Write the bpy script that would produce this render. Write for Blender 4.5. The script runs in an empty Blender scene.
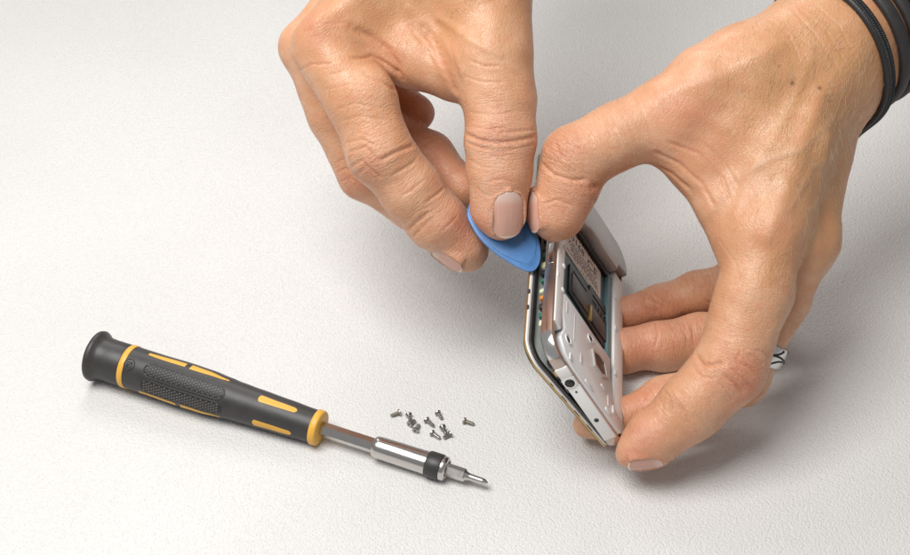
import bpy, bmesh, math, random
import numpy as np
from mathutils import Vector, Matrix
from mathutils.bvhtree import BVHTree

random.seed(4)
MM = 0.001
SC = bpy.context.scene
COL = SC.collection
PI = math.pi
V = Vector
R = math.radians

# ---------------------------------------------------------------- implicit surfaces (all lengths in millimetres)

def round_cone(p, a, b, r1, r2):
    """signed distance to a tapered capsule"""
    ba = b - a
    l2 = float(ba @ ba)
    rr = r1 - r2
    a2 = l2 - rr * rr
    if a2 <= 1e-6:
        c, r = (a, r1) if r1 > r2 else (b, r2)
        return np.sqrt(((p - c) ** 2).sum(-1)) - r
    il2 = 1.0 / l2
    pa = p - a
    y = pa @ ba
    z = y - l2
    q = pa * l2 - y[:, None] * ba
    x2 = (q * q).sum(-1)
    y2 = y * y * l2
    z2 = z * z * l2
    k = np.sign(rr) * rr * rr * x2
    d = (np.sqrt(x2 * a2 * il2) + y * rr) * il2 - r1
    m1 = np.sign(z) * a2 * z2 > k
    m2 = (~m1) & (np.sign(y) * a2 * y2 < k)
    d = np.where(m1, np.sqrt(x2 + z2) * il2 - r2, d)
    return np.where(m2, np.sqrt(x2 + y2) * il2 - r1, d)

def smin(a, b, k):
    h = np.maximum(k - np.abs(a - b), 0.0) / k
    return np.minimum(a, b) - h * h * h * k / 6.0

def chain_sdf(p, pts, k):
    d = None
    for (a, b) in zip(pts[:-1], pts[1:]):
        e = round_cone(p, np.array(a[:3], float), np.array(b[:3], float), a[3], b[3])
        d = e if d is None else smin(d, e, k)
    return d

def hand_sdf(p, spec):
    """palm: cones blended widely; digits: chains that blend into the palm but not into one another"""
    palm = None
    for ch in spec['palm']:
        e = chain_sdf(p, ch, 6.0)
        palm = e if palm is None else smin(palm, e, spec.get('kp', 14.0))
    out = palm
    digs = None
    for ch in spec['digits']:
        e = chain_sdf(p, ch, spec.get('kd', 5.0))
        digs = e if digs is None else smin(digs, e, 1.2)
    return smin(out, digs, spec.get('kf', 9.0))

def gradient(f, p, e=0.15):
    g = np.stack([f(p + np.eye(3)[i] * e) - f(p - np.eye(3)[i] * e) for i in range(3)], -1)
    return g / (np.linalg.norm(g, axis=-1, keepdims=True) + 1e-9)


def surface_net(f, lo, hi, h):
    """mesh the zero level of f inside a box; only cells near the surface are evaluated finely"""
    lo = np.array(lo, float); hi = np.array(hi, float)
    n = np.ceil((hi - lo) / h).astype(int) + 1
    B = 8
    n = ((n + B - 1) // B) * B
    nb = n // B
    ci = np.stack(np.meshgrid(*[np.arange(k) for k in nb], indexing='ij'), -1).reshape(-1, 3)
    cc = lo + (ci * B + B / 2) * h
    dc = f(cc)
    near = np.abs(dc) < B * h * 1.1 + 1.0
    G = np.repeat(np.repeat(np.repeat(dc.reshape(nb), B, 0), B, 1), B, 2).astype(np.float32)
    off = np.stack(np.meshgrid(*[np.arange(B)] * 3, indexing='ij'), -1).reshape(-1, 3)
    sel = ci[near]
    for s in range(0, len(sel), 400):
        idx = (sel[s:s + 400, None, :] * B + off[None]).reshape(-1, 3)
        G[idx[:, 0], idx[:, 1], idx[:, 2]] = f(lo + idx * h)
    S = G < 0
    c = S[:-1, :-1, :-1]
    cnt = np.zeros(c.shape, np.int8)
    for dx in (0, 1):
        for dy in (0, 1):
            for dz in (0, 1):
                cnt += S[dx:dx + c.shape[0], dy:dy + c.shape[1], dz:dz + c.shape[2]]
    act = (cnt > 0) & (cnt < 8)
    ids = -np.ones(c.shape, np.int64)
    A = np.argwhere(act)
    ids[act] = np.arange(len(A))
    acc = np.zeros((len(A), 3)); w = np.zeros(len(A))
    cor = [np.array(q) for q in ((0,0,0),(1,0,0),(0,1,0),(1,1,0),(0,0,1),(1,0,1),(0,1,1),(1,1,1))]
    for i in range(8):
        for j in range(i + 1, 8):
            if np.abs(cor[i] - cor[j]).sum() != 1: continue
            a = G[tuple((A + cor[i]).T)]; b = G[tuple((A + cor[j]).T)]
            m = (a < 0) != (b < 0)
            t = np.where(m, a / np.where(m, a - b, 1), 0)[:, None]
            acc += np.where(m[:, None], cor[i] + t * (cor[j] - cor[i]), 0); w += m
    vs = lo + (A + acc / w[:, None]) * h
    faces = []
    for ax in range(3):
        u, v = [(1, 2), (2, 0), (0, 1)][ax]
        s0 = [slice(0, -1)] * 3; s1 = [slice(0, -1)] * 3
        sh = [slice(None)] * 3; sh1 = [slice(None)] * 3
        sh[ax] = slice(0, -1); sh1[ax] = slice(1, None)
        a = S[tuple(sh)]; b = S[tuple(sh1)]
        E = np.argwhere(a != b)
        E = E[(E[:, u] > 0) & (E[:, v] > 0) & (E[:, u] < ids.shape[u]) & (E[:, v] < ids.shape[v])]
        inside = a[tuple(E.T)]
        eu = np.eye(3, dtype=int)[u]; ev = np.eye(3, dtype=int)[v]
        q = np.stack([ids[tuple((E - eu - ev).T)], ids[tuple((E - ev).T)], ids[tuple(E.T)], ids[tuple((E - eu).T)]], -1)
        q[~inside] = q[~inside][:, ::-1]
        faces.append(q)
    return vs, np.concatenate(faces)

# ---------------------------------------------------------------- materials
def new_mat(name):
    m = bpy.data.materials.new(name); m.use_nodes = True
    return m, m.node_tree.nodes, m.node_tree.links, m.node_tree.nodes['Principled BSDF']

def mat(name, col, rough=0.5, metal=0.0, var=0.0, vscale=200.0, bump=0.0, bscale=1500.0, spec=0.5, coat=0.0, rvar=0.0):
    m, N, L, b = new_mat(name)
    b.inputs['Base Color'].default_value = (*col, 1)
    b.inputs['Roughness'].default_value = rough
    b.inputs['Metallic'].default_value = metal
    b.inputs['Specular IOR Level'].default_value = spec
    b.inputs['Coat Weight'].default_value = coat
    tc = N.new('ShaderNodeTexCoord')
    if var > 0 or rvar > 0:
        n = N.new('ShaderNodeTexNoise'); n.inputs['Scale'].default_value = vscale; n.inputs['Detail'].default_value = 5
        L.new(tc.outputs['Object'], n.inputs['Vector'])
        if var > 0:
            r = N.new('ShaderNodeMix'); r.data_type = 'RGBA'
            r.inputs[6].default_value = (*[c * (1 - var) for c in col], 1)
            r.inputs[7].default_value = (*[min(1, c * (1 + var)) for c in col], 1)
            L.new(n.outputs['Fac'], r.inputs[0]); L.new(r.outputs[2], b.inputs['Base Color'])
        if rvar > 0:
            mr = N.new('ShaderNodeMapRange')
            mr.inputs['To Min'].default_value = max(0.02, rough - rvar); mr.inputs['To Max'].default_value = min(1, rough + rvar)
            L.new(n.outputs['Fac'], mr.inputs['Value']); L.new(mr.outputs['Result'], b.inputs['Roughness'])
    if bump > 0:
        n2 = N.new('ShaderNodeTexNoise'); n2.inputs['Scale'].default_value = bscale; n2.inputs['Detail'].default_value = 3
        L.new(tc.outputs['Object'], n2.inputs['Vector'])
        bp = N.new('ShaderNodeBump'); bp.inputs['Strength'].default_value = 1.0; bp.inputs['Distance'].default_value = bump * MM
        L.new(n2.outputs['Fac'], bp.inputs['Height']); L.new(bp.outputs['Normal'], b.inputs['Normal'])
    return m

def math_node(N, L, op, a, b=None, c=None):
    n = N.new('ShaderNodeMath'); n.operation = op
    for i, x in enumerate((a, b, c)):
        if x is None: continue
        if isinstance(x, (int, float)): n.inputs[i].default_value = x
        else: L.new(x, n.inputs[i])
    return n.outputs[0]

def mix_col(N, L, fac, a, b, mode='MIX'):
    n = N.new('ShaderNodeMix'); n.data_type = 'RGBA'; n.blend_type = mode
    if isinstance(fac, (int, float)): n.inputs[0].default_value = fac
    else: L.new(fac, n.inputs[0])
    for s, x in ((6, a), (7, b)):
        if isinstance(x, tuple): n.inputs[s].default_value = (*x, 1)
        else: L.new(x, n.inputs[s])
    return n.outputs[2]

def noise(N, L, vec, scale, detail=3, rough=0.5, dist=0.0):
    n = N.new('ShaderNodeTexNoise')
    n.inputs['Scale'].default_value = scale; n.inputs['Detail'].default_value = detail
    n.inputs['Roughness'].default_value = rough; n.inputs['Distortion'].default_value = dist
    L.new(vec, n.inputs['Vector'])
    return n.outputs['Fac']

def ramp(N, L, fac, lo, hi, a=0.0, b=1.0):
    n = N.new('ShaderNodeMapRange'); n.interpolation_type = 'SMOOTHSTEP'
    n.inputs['From Min'].default_value = lo; n.inputs['From Max'].default_value = hi
    n.inputs['To Min'].default_value = a; n.inputs['To Max'].default_value = b
    L.new(fac, n.inputs['Value'])
    return n.outputs['Result']

def attr(N, name):
    n = N.new('ShaderNodeAttribute'); n.attribute_name = name
    return n.outputs['Fac']

def skin_material(name):
    m, N, L, b = new_mat(name)
    tc = N.new('ShaderNodeTexCoord'); P = tc.outputs['Object']
    mul = lambda x, y: math_node(N, L, 'MULTIPLY', x, y)
    add = lambda x, y: math_node(N, L, 'ADD', x, y)
    n1 = noise(N, L, P, 60, 4)                       # blotches about 2 cm across
    n2 = noise(N, L, P, 190, 5, 0.62, 0.6)           # mottling, 5 mm
    n3 = noise(N, L, P, 1300, 2)                     # pores
    n4 = noise(N, L, P, 110, 3, 0.5, 1.2)
    c = mix_col(N, L, ramp(N, L, n1, 0.36, 0.64), SKIN_A, SKIN_B)
    c = mix_col(N, L, mul(attr(N, 'tan'), 0.85), c, SKIN_TAN)
    c = mix_col(N, L, ramp(N, L, n2, 0.46, 0.72, 0, 0.62), c, SKIN_RED)
    c = mix_col(N, L, ramp(N, L, n4, 0.52, 0.80, 0, 0.28), c, SKIN_PALE)
    c = mix_col(N, L, ramp(N, L, n3, 0.55, 0.8, 0, 0.25), c, SKIN_PALE)
    rd = mul(attr(N, 'redness'), ramp(N, L, n2, 0.25, 0.6, 0.6, 1.0))
    c = mix_col(N, L, rd, c, SKIN_RED2)
    vein = mul(attr(N, 'vein'), 0.16)
    c = mix_col(N, L, vein, c, (0.40, 0.30, 0.22))
    sp = N.new('ShaderNodeTexVoronoi'); sp.inputs['Scale'].default_value = 170
    L.new(P, sp.inputs['Vector'])
    frk = mul(mul(ramp(N, L, sp.outputs['Distance'], 0.04, 0.24, 0.55, 0), ramp(N, L, n4, 0.42, 0.6)), attr(N, 'tan'))
    c = mix_col(N, L, frk, c, (0.34, 0.15, 0.065))
    c = mix_col(N, L, attr(N, 'mole'), c, (0.12, 0.05, 0.022))
    dn = noise(N, L, P, 1500, 5, 0.7)                # chapped, flaky skin on the finger tips
    flake = mul(ramp(N, L, dn, 0.54, 0.66), attr(N, 'dry'))
    c = mix_col(N, L, mul(flake, 0.7), c, (0.84, 0.74, 0.66))
    L.new(c, b.inputs['Base Color'])
    b.inputs['Subsurface Weight'].default_value = 0.20
    b.inputs['Subsurface Radius'].default_value = (1.0, 0.36, 0.2)
    b.inputs['Subsurface Scale'].default_value = 0.0020
    b.inputs['Specular IOR Level'].default_value = 0.55
    L.new(ramp(N, L, n2, 0.3, 0.75, 0.32, 0.52), b.inputs['Roughness'])
    # relief: lines across the fingers (following each finger's own length), a fine diamond net on the back, pores
    u = attr(N, 'along'); sx = N.new('ShaderNodeSeparateXYZ'); L.new(P, sx.inputs[0])
    def lines(ku, kx, det):
        cb = N.new('ShaderNodeCombineXYZ')
        L.new(mul(u, ku), cb.inputs[0]); L.new(mul(sx.outputs[0], kx), cb.inputs[1]); L.new(mul(sx.outputs[2], kx), cb.inputs[2])
        q = noise(N, L, cb.outputs[0], 1.0, det, 0.55)
        return ramp(N, L, math_node(N, L, 'ABSOLUTE', math_node(N, L, 'SUBTRACT', q, 0.5)), 0.0, 0.09)
    tr = add(lines(0.75, 150, 2), mul(lines(1.6, 330, 2), 0.6))
    fing = attr(N, 'finger'); jt = attr(N, 'joint')
    hs = mul(tr, add(mul(fing, 0.55), mul(jt, 0.95)))
    wv = N.new('ShaderNodeVectorMath'); wv.operation = 'ADD'
    nz = N.new('ShaderNodeTexNoise'); nz.inputs['Scale'].default_value = 420; nz.inputs['Detail'].default_value = 2
    L.new(P, nz.inputs['Vector'])
    sc = N.new('ShaderNodeVectorMath'); sc.operation = 'SCALE'; sc.inputs['Scale'].default_value = 0.0014
    L.new(nz.outputs['Color'], sc.inputs[0]); L.new(P, wv.inputs[0]); L.new(sc.outputs[0], wv.inputs[1])
    for scale, stretch, amp in ((820, (1.0, 0.32, 0.6), 0.34), (1500, (0.45, 1.0, 0.5), 0.26)):
        mp = N.new('ShaderNodeMapping'); mp.inputs['Scale'].default_value = stretch
        mp.inputs['Rotation'].default_value = (0.3, 0.5, 0.7 + scale * 0.001)
        L.new(wv.outputs[0], mp.inputs['Vector'])
        vo = N.new('ShaderNodeTexVoronoi'); vo.feature = 'DISTANCE_TO_EDGE'; vo.inputs['Scale'].default_value = scale
        L.new(mp.outputs[0], vo.inputs['Vector'])
        hs = add(hs, mul(ramp(N, L, vo.outputs['Distance'], 0.0, 0.16), amp))
    hs = add(hs, mul(noise(N, L, P, 2600, 3, 0.6), 0.30))
    hs = add(hs, mul(flake, 0.7))
    hs = add(hs, mul(noise(N, L, P, 170, 2), 0.9))
    bp = N.new('ShaderNodeBump'); bp.inputs['Strength'].default_value = 0.8; bp.inputs['Distance'].default_value = 0.15 * MM
    L.new(hs, bp.inputs['Height']); L.new(bp.outputs['Normal'], b.inputs['Normal'])
    return m

SKIN_A = (0.605, 0.305, 0.165)
SKIN_B = (0.66, 0.370, 0.225)
SKIN_TAN = (0.53, 0.270, 0.118)
SKIN_RED = (0.58, 0.250, 0.135)
SKIN_RED2 = (0.57, 0.205, 0.120)
SKIN_PALE = (0.74, 0.49, 0.34)

# ---------------------------------------------------------------- mesh building
class MB:
    """collects shapes (mm) and links them as ONE mesh object"""
    def __init__(s): s.v = []; s.f = []; s.sm = []
    def add(s, vs, fs, smooth=True, M=None):
        o = len(s.v)
        for p in vs:
            p = V(p)
            if M is not None: p = M @ p
            s.v.append(p)
        for f in fs: s.f.append(tuple(i + o for i in f)); s.sm.append(smooth)
        return s
    def bm(s, b, smooth=False, M=None):
        b.verts.ensure_lookup_table(); b.verts.index_update()
        s.add([v.co.copy() for v in b.verts], [[v.index for v in f.verts] for f in b.faces], smooth, M); b.free(); return s
    def box(s, lo, hi, bev=0.0, seg=2, M=None, smooth=None):
        b = bmesh.new(); bmesh.ops.create_cube(b, size=1)
        lo = V(lo); hi = V(hi)
        for v in b.verts: v.co = V([lo[i] + (v.co[i] + .5) * (hi[i] - lo[i]) for i in range(3)])
        if bev > 0: bmesh.ops.bevel(b, geom=b.edges[:], offset=bev, segments=seg, affect='EDGES', profile=.5)
        return s.bm(b, (bev > 0) if smooth is None else smooth, M)
    def prism(s, poly, z0, z1, bev=0.0, seg=2, M=None, smooth=None):
        b = bmesh.new()
        lo = [b.verts.new((p[0], p[1], z0)) for p in poly]; hi = [b.verts.new((p[0], p[1], z1)) for p in poly]
        n = len(poly)
        b.faces.new(hi); b.faces.new(lo[::-1])
        for i in range(n): b.faces.new((lo[i], lo[(i + 1) % n], hi[(i + 1) % n], hi[i]))
        bmesh.ops.recalc_face_normals(b, faces=b.faces[:])
        if bev > 0:
            es = [e for e in b.edges if abs(e.verts[0].co.z - e.verts[1].co.z) < 1e-6]
            bmesh.ops.bevel(b, geom=es, offset=bev, segments=seg, affect='EDGES', profile=.5)
        return s.bm(b, (bev > 0) if smooth is None else smooth, M)
    def ring_prism(s, outer, inner, z0, z1, M=None):
        n = len(outer); vs = []; fs = []
        for z in (z0, z1):
            vs += [(p[0], p[1], z) for p in outer]; vs += [(p[0], p[1], z) for p in inner]
        for i in range(n):
            j = (i + 1) % n
            fs += [(i, j, 2*n + j, 2*n + i), (n + j, n + i, 3*n + i, 3*n + j), (2*n + i, 2*n + j, 3*n + j, 3*n + i), (j, i, n + i, n + j)]
        return s.add(vs, fs, False, M)
    def lathe(s, prof, seg=48, M=None, smooth=True, sides=None):
        """profile of (x, r) turned round the X axis"""
        k = sides or seg; vs = []; fs = []
        for x, r in prof:
            for i in range(k):
                a = 2 * PI * i / k; vs.append((x, r * math.sin(a), r * math.cos(a)))
        for j in range(len(prof) - 1):
            for i in range(k):
                i2 = (i + 1) % k
                fs.append((j*k + i, (j+1)*k + i, (j+1)*k + i2, j*k + i2))
        fs.append(tuple(range(k))); fs.append(tuple(range((len(prof)-1)*k + k - 1, (len(prof)-1)*k - 1, -1)))
        return s.add(vs, fs, smooth, M)
    def tube(s, pts, rad, seg=10, closed=False, M=None, smooth=True):
        pts = [V(p) for p in pts]; n = len(pts); vs = []; fs = []
        r = rad if callable(rad) else (lambda i: rad)
        up = None
        for i in range(n):
            t = (pts[(i+1) % n] - pts[i-1]) if closed else (pts[min(i+1, n-1)] - pts[max(i-1, 0)])
            t.normalize()
            if up is None: up = t.orthogonal().normalized()
            up = (up - t * up.dot(t)).normalized(); sd = t.cross(up)
            for k in range(seg):
                a = 2 * PI * k / seg; vs.append(pts[i] + (up * math.cos(a) + sd * math.sin(a)) * r(i))
        for i in range(n if closed else n - 1):
            j = (i + 1) % n
            for k in range(seg):
                k2 = (k + 1) % seg; fs.append((i*seg + k, i*seg + k2, j*seg + k2, j*seg + k))
        if not closed: fs += [tuple(range(seg))[::-1], tuple((n-1)*seg + k for k in range(seg))]
        return s.add(vs, fs, smooth, M)
    def ball(s, c, r, u=10, v=7, sq=(1,1,1), M=None):
        b = bmesh.new(); bmesh.ops.create_uvsphere(b, u_segments=u, v_segments=v, radius=r)
        for w in b.verts: w.co = V((w.co.x*sq[0], w.co.y*sq[1], w.co.z*sq[2])) + V(c)
        return s.bm(b, True, M)
    def build(s, name, m, parent=None, auto=None):
        me = bpy.data.meshes.new(name)
        me.from_pydata([tuple(p * MM) for p in s.v], [], s.f)
        me.polygons.foreach_set('use_smooth', s.sm)
        me.materials.append(m); me.update()
        o = bpy.data.objects.new(name, me); COL.objects.link(o)
        if parent is not None: o.parent = parent
        if auto is not None: me.set_sharp_from_angle(angle=R(auto))
        return o

def tag(o, label=None, cat=None, group=None, kind=None):
    if label: o['label'] = label
    if cat: o['category'] = cat
    if group: o['group'] = group
    if kind: o['kind'] = kind
    return o

def thing(name, label, cat, M=None, group=None):
    o = bpy.data.objects.new(name, None); COL.objects.link(o)
    o.empty_display_size = 0.01
    if M is not None: o.matrix_world = M
    return tag(o, label, cat, group)

def metric(M):
    """a placement in mm turned into metres"""
    M = M.copy(); M.translation = M.translation * MM
    return M

def text_shape(txt, size, extrude=0.05):
    """writing as plain vertices and faces, in mm, lying in the XY plane"""
    cu = bpy.data.curves.new('writing', 'FONT'); cu.body = txt; cu.size = size; cu.extrude = extrude
    cu.align_x = 'CENTER'; cu.align_y = 'CENTER'; cu.resolution_u = 2
    o = bpy.data.objects.new('writing', cu); COL.objects.link(o)
    bpy.context.view_layer.update()
    me = o.evaluated_get(bpy.context.evaluated_depsgraph_get()).to_mesh()
    vs = [v.co.copy() for v in me.vertices]; fs = [tuple(p.vertices) for p in me.polygons]
    bpy.data.objects.remove(o); bpy.data.curves.remove(cu)
    return vs, fs

def rrect(w, l, r, n=6, x0=0, y0=0):
    rs = r if isinstance(r, (tuple, list)) else (r,) * 4      # corners: near-left, near-right, far-right, far-left
    out = []
    for (cx, cy, a0), q in zip(((x0, y0, 180), (x0 + w, y0, 270), (x0 + w, y0 + l, 0), (x0, y0 + l, 90)), rs):
        sx = 1 if cx == x0 else -1; sy = 1 if cy == y0 else -1
        for i in range(n + 1):
            a = R(a0 + 90 * i / n); out.append((cx + sx * q + q * math.cos(a), cy + sy * q + q * math.sin(a)))
    return out

# ---------------------------------------------------------------- hands
def polyline_distance(p, pts):
    d = np.full(len(p), 1e9)
    for a, b in zip(pts[:-1], pts[1:]):
        ab = b - a; t = np.clip(((p - a) @ ab) / (ab @ ab + 1e-9), 0, 1)
        d = np.minimum(d, np.linalg.norm(p - (a + t[:, None] * ab), axis=1))
    return d

def smoothstep(x): x = np.clip(x, 0, 1); return x * x * (3 - 2 * x)

def nail_frame(nl):
    n = np.array(nl['n'], float); t = np.array(nl['dir'], float)
    t = t - n * (t @ n); t /= np.linalg.norm(t)
    return np.array(nl['c'], float), t, np.cross(t, n), n

def nail_halfwidth(v, hw):
    """outline of a nail, v from 0 at the cuticle to 1 at the free edge"""
    lo = np.sqrt(np.clip(1 - (1 - np.clip(v / 0.34, 0, 1)) ** 2, 0, 1)) ** 0.8
    hi = np.sqrt(np.clip(1 - (np.clip((v - 0.62) / 0.38, 0, 1)) ** 2.6, 0, 1))
    return hw * lo * np.maximum(hi, 0) * (0.93 + 0.07 * v)

def build_hand(spec, data, name, label, step, skin, nailm):
    f = lambda p: hand_sdf(p, spec)
    J = np.array([j for ch in spec['palm'] + spec['digits'] for j in ch])
    lo = (J[:, :3] - J[:, 3:]).min(0) - 3; hi = (J[:, :3] + J[:, 3:]).max(0) + 3
    vs, fs = surface_net(f, lo, hi, step)
    for _ in range(2):
        g = gradient(f, vs); vs = vs - g * np.clip(f(vs), -step, step)[:, None]
    N = gradient(f, vs)
    base = vs.copy()
    # soft irregular swellings under the skin
    rng = np.random.default_rng(11); disp = np.zeros(len(vs))
    for wl, amp in ((26, 0.30), (14, 0.16), (7.5, 0.06)):
        for _ in range(5):
            k = rng.normal(size=3); k *= 2 * PI / (wl * np.linalg.norm(k))
            disp += amp * np.sin(base @ k + rng.uniform(0, 6.28)) / 2.2
    red = np.zeros(len(vs)); mole = np.zeros(len(vs)); dry = np.zeros(len(vs))
    for x, y, z, r, h in data['bumps']:
        q = np.exp(-(((base - (x, y, z)) ** 2).sum(1)) / (r * r)); disp += h * q
    for x, y, z, r, a in data['red']:
        red += a * np.exp(-(((base - (x, y, z)) ** 2).sum(1)) / (r * r))
    for x, y, z, r, a in data['dry']:
        dry += a * np.exp(-(((base - (x, y, z)) ** 2).sum(1)) / (r * r))
    tan = np.zeros(len(vs)); vein = np.zeros(len(vs))
    for x, y, z, r, a in data['tan']:
        tan += a * np.exp(-(((base - (x, y, z)) ** 2).sum(1)) / (r * r))
    # position along each finger, for the lines that run across it
    along = np.zeros(len(vs)); finger = np.zeros(len(vs)); joint = np.zeros(len(vs)); bestd = np.full(len(vs), 1e9)
    for k, ch in enumerate(spec['digits']):
        u0 = 0.0; us = np.zeros(len(vs)); ws = np.zeros(len(vs)); dk = np.full(len(vs), 1e9); uc = np.zeros(len(vs))
        for i, (a_, b_) in enumerate(zip(ch[:-1], ch[1:])):
            a3 = np.array(a_[:3]); b3 = np.array(b_[:3]); ab = b3 - a3; ln_ = np.linalg.norm(ab)
            raw = (base - a3) @ ab / ln_; tt = np.clip(raw / ln_, 0, 1)
            d = np.linalg.norm(base - (a3 + tt[:, None] * ab), axis=1) - (a_[3] + (b_[3] - a_[3]) * tt)
            w_ = np.exp(-np.clip(d, -3, 60) / 3.5) + 1e-12
            us += w_ * (u0 + np.clip(raw, -8, ln_ + 8)); ws += w_
            m = d < dk; dk[m] = d[m]; uc[m] = u0 + (tt * ln_)[m]; u0 += ln_
        m = dk < bestd
        bestd[m] = dk[m]; along[m] = k * 300 + (us / ws)[m]
        finger[m] = (smoothstep((uc - 6) / 14) * smoothstep((3.0 - dk) / 2.0))[m]
    for x, y, z, r in data['joints']:
        joint += np.exp(-(((base - (x, y, z)) ** 2).sum(1)) / (r * r))
    for x, y, z, r in data['moles']:
        mole += 0.9 * np.exp(-(((base - (x, y, z)) ** 2).sum(1)) / (r * r))
    for ridge in data['ridges']:                    # tendons and veins
        pts = np.array(ridge['p']); w = ridge['w']
        m = np.all((base > pts.min(0) - 4 * w) & (base < pts.max(0) + 4 * w), axis=1)
        d = polyline_distance(base[m], pts); disp[m] += ridge['h'] * np.exp(-(d / w) ** 2)
        if ridge.get('vein'): vein[m] = np.maximum(vein[m], np.exp(-(d / w) ** 2))
    for cr in data['creases']:
        pts = np.array(cr['p']); w = cr['w'] * 0.9; dep = cr['d'] * 1.2
        m = np.all((base > pts.min(0) - 5 * w) & (base < pts.max(0) + 5 * w), axis=1)
        if not m.any(): continue
        q = base[m]
        wob = 0.35 * w * np.sin(q @ np.array([1.7, 2.3, 1.1]))
        d = polyline_distance(q, pts)
        ends = np.minimum(np.linalg.norm(q - pts[0], axis=1), np.linalg.norm(q - pts[-1], axis=1))
        fade = smoothstep(ends / (3.0 * w) + 0.25)
        disp[m] -= fade * dep * (np.exp(-((d + wob * 0.4) / w) ** 2) - 0.16 * np.exp(-((d - 2.2 * w) / (1.2 * w)) ** 2))
        red[m] += 0.28 * min(1, dep) * fade * np.exp(-(d / (1.2 * w)) ** 2)  # skin lines redder, with some crevice shade put into the colour
    vs = vs + N * disp[:, None]
    # nails: the skin is lowered under the plate and raised as a fold round its sides and root
    plates = []
    for nl in data['nails']:
        c, t, s, n = nail_frame(nl); hw = nl['w'] / 2; ln = nl['l']
        rel = vs - c
        U = rel @ s; Vv = (rel @ t) / ln + 0.5; H = rel @ n
        near = (np.abs(U) < hw + 3) & (Vv > -0.25) & (Vv < 1.25) & (np.abs(H) < 6) & ((N @ n) > 0.1)
        m = near & (np.abs(U) < hw * 0.95) & (Vv > 0.05) & (Vv < 0.95)
        Q = np.stack([np.ones(m.sum()), Vv[m] - .5, U[m] ** 2, (Vv[m] - .5) ** 2], -1)
        co = np.linalg.lstsq(Q, H[m], rcond=None)[0]
        co[3] *= 0.45; co[2] *= 0.9
        plate = lambda u, v, co=co: co[0] + nl.get('lift', 0.02) + co[1] * (v - .5) + co[2] * u * u + co[3] * (v - .5) ** 2
        hwv = nail_halfwidth(np.clip(Vv, 0, 1), hw)
        dv = np.maximum(0, np.maximum(-Vv, (Vv - 1))) * ln
        du = np.maximum(0, np.abs(U) - hwv)
        inside = near & (Vv > 0) & (Vv < 1) & (np.abs(U) < hwv)
        out = np.sqrt(du ** 2 + dv ** 2)
        hp = plate(np.clip(U, -hw, hw), np.clip(Vv, 0, 1))
        sd = np.minimum(np.minimum(hwv - np.abs(U), Vv * ln), np.where(Vv > 0.8, 9.0, 9.0))
        low = np.where(inside, np.minimum(H, hp + 0.10 - 0.50 * smoothstep(sd / 1.0)), H)
        low = np.where(near & (np.abs(U) < hwv + 1.0) & (Vv > 0.92), np.minimum(low, hp - 0.32 - 0.25 * np.maximum(0, dv)), low)
        wall = near & ~inside & (Vv < 0.9) & (out < 2.6)
        fold = hp + 0.10 + 0.24 * np.sin(np.clip(out / 1.7, 0, 1) * PI) - 0.16 * np.maximum(out - 1.0, 0)
        low = np.where(wall, low + np.maximum(0, fold - low) * (1 - smoothstep((out - 0.7) / 1.9)), low)
        vs = vs + n * (low - H)[:, None] * near[:, None]
        dry = np.where(near & (Vv < 0.97), dry + 0.75 * np.exp(-((out - 0.3) / 0.7) ** 2) * ~inside, dry)
        red = np.where(near, red + 0.22 * np.exp(-((out - 1.5) / 1.2) ** 2), red)
        plates.append((c, t, s, n, hw, ln, plate))
    me = bpy.data.meshes.new(name)
    me.vertices.add(len(vs)); me.vertices.foreach_set('co', (vs * MM).ravel())
    me.loops.add(fs.size); me.loops.foreach_set('vertex_index', fs.ravel().astype(np.int32))
    me.polygons.add(len(fs)); me.polygons.foreach_set('loop_start', np.arange(0, fs.size, 4, dtype=np.int32))
    me.polygons.foreach_set('use_smooth', np.ones(len(fs), bool))
    me.update(calc_edges=True); me.validate()
    for nm, arr in (('redness', red), ('mole', mole), ('dry', dry), ('tan', tan), ('vein', vein), ('finger', finger), ('joint', joint)):
        at = me.attributes.new(nm, 'FLOAT', 'POINT'); at.data.foreach_set('value', np.clip(arr, 0, 1).astype(np.float32))
    at = me.attributes.new('along', 'FLOAT', 'POINT'); at.data.foreach_set('value', along.astype(np.float32))
    me.materials.append(skin)
    o = bpy.data.objects.new(name, me); COL.objects.link(o); tag(o, label, 'hand')
    for c, t, s, n, hw, ln, plate in plates:
        nu, nv = 25, 36; P = []; tone = []; wide = []; Fc = []
        for lay in (0, 1):
            for j in range(nv):
                v = 0.004 + 0.992 * j / (nv - 1)
                w_ = float(nail_halfwidth(np.array(v), hw))
                for i in range(nu):
                    u = (2 * i / (nu - 1) - 1) * w_
                    edge = 1 - abs(2 * i / (nu - 1) - 1) ** 6
                    h = plate(u, v) + 0.0 - (0.45 if lay else 0.08 * (1 - edge))
                    P.append(c + s * u + t * ((v - .5) * ln) + n * h); tone.append(v); wide.append(u)
        b = nu * nv
        for j in range(nv - 1):
            for i in range(nu - 1):
                a = j * nu + i
                Fc.append((a, a + 1, a + nu + 1, a + nu)); Fc.append((b + a, b + a + nu, b + a + nu + 1, b + a + 1))
        per = [i for i in range(nu)] + [j * nu + nu - 1 for j in range(1, nv)] + [(nv - 1) * nu + i for i in range(nu - 2, -1, -1)] + [j * nu for j in range(nv - 2, 0, -1)]
        for a, d in zip(per, per[1:] + per[:1]): Fc.append((d, a, b + a, b + d))
        nm = bpy.data.meshes.new('fingernail'); nm.from_pydata([tuple(p * MM) for p in P], [], Fc)
        nm.polygons.foreach_set('use_smooth', [True] * len(Fc)); nm.materials.append(nailm)
        at = nm.attributes.new('along', 'FLOAT', 'POINT'); at.data.foreach_set('value', np.array(tone, np.float32))
        at = nm.attributes.new('across', 'FLOAT', 'POINT'); at.data.foreach_set('value', np.array(wide, np.float32))
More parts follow.
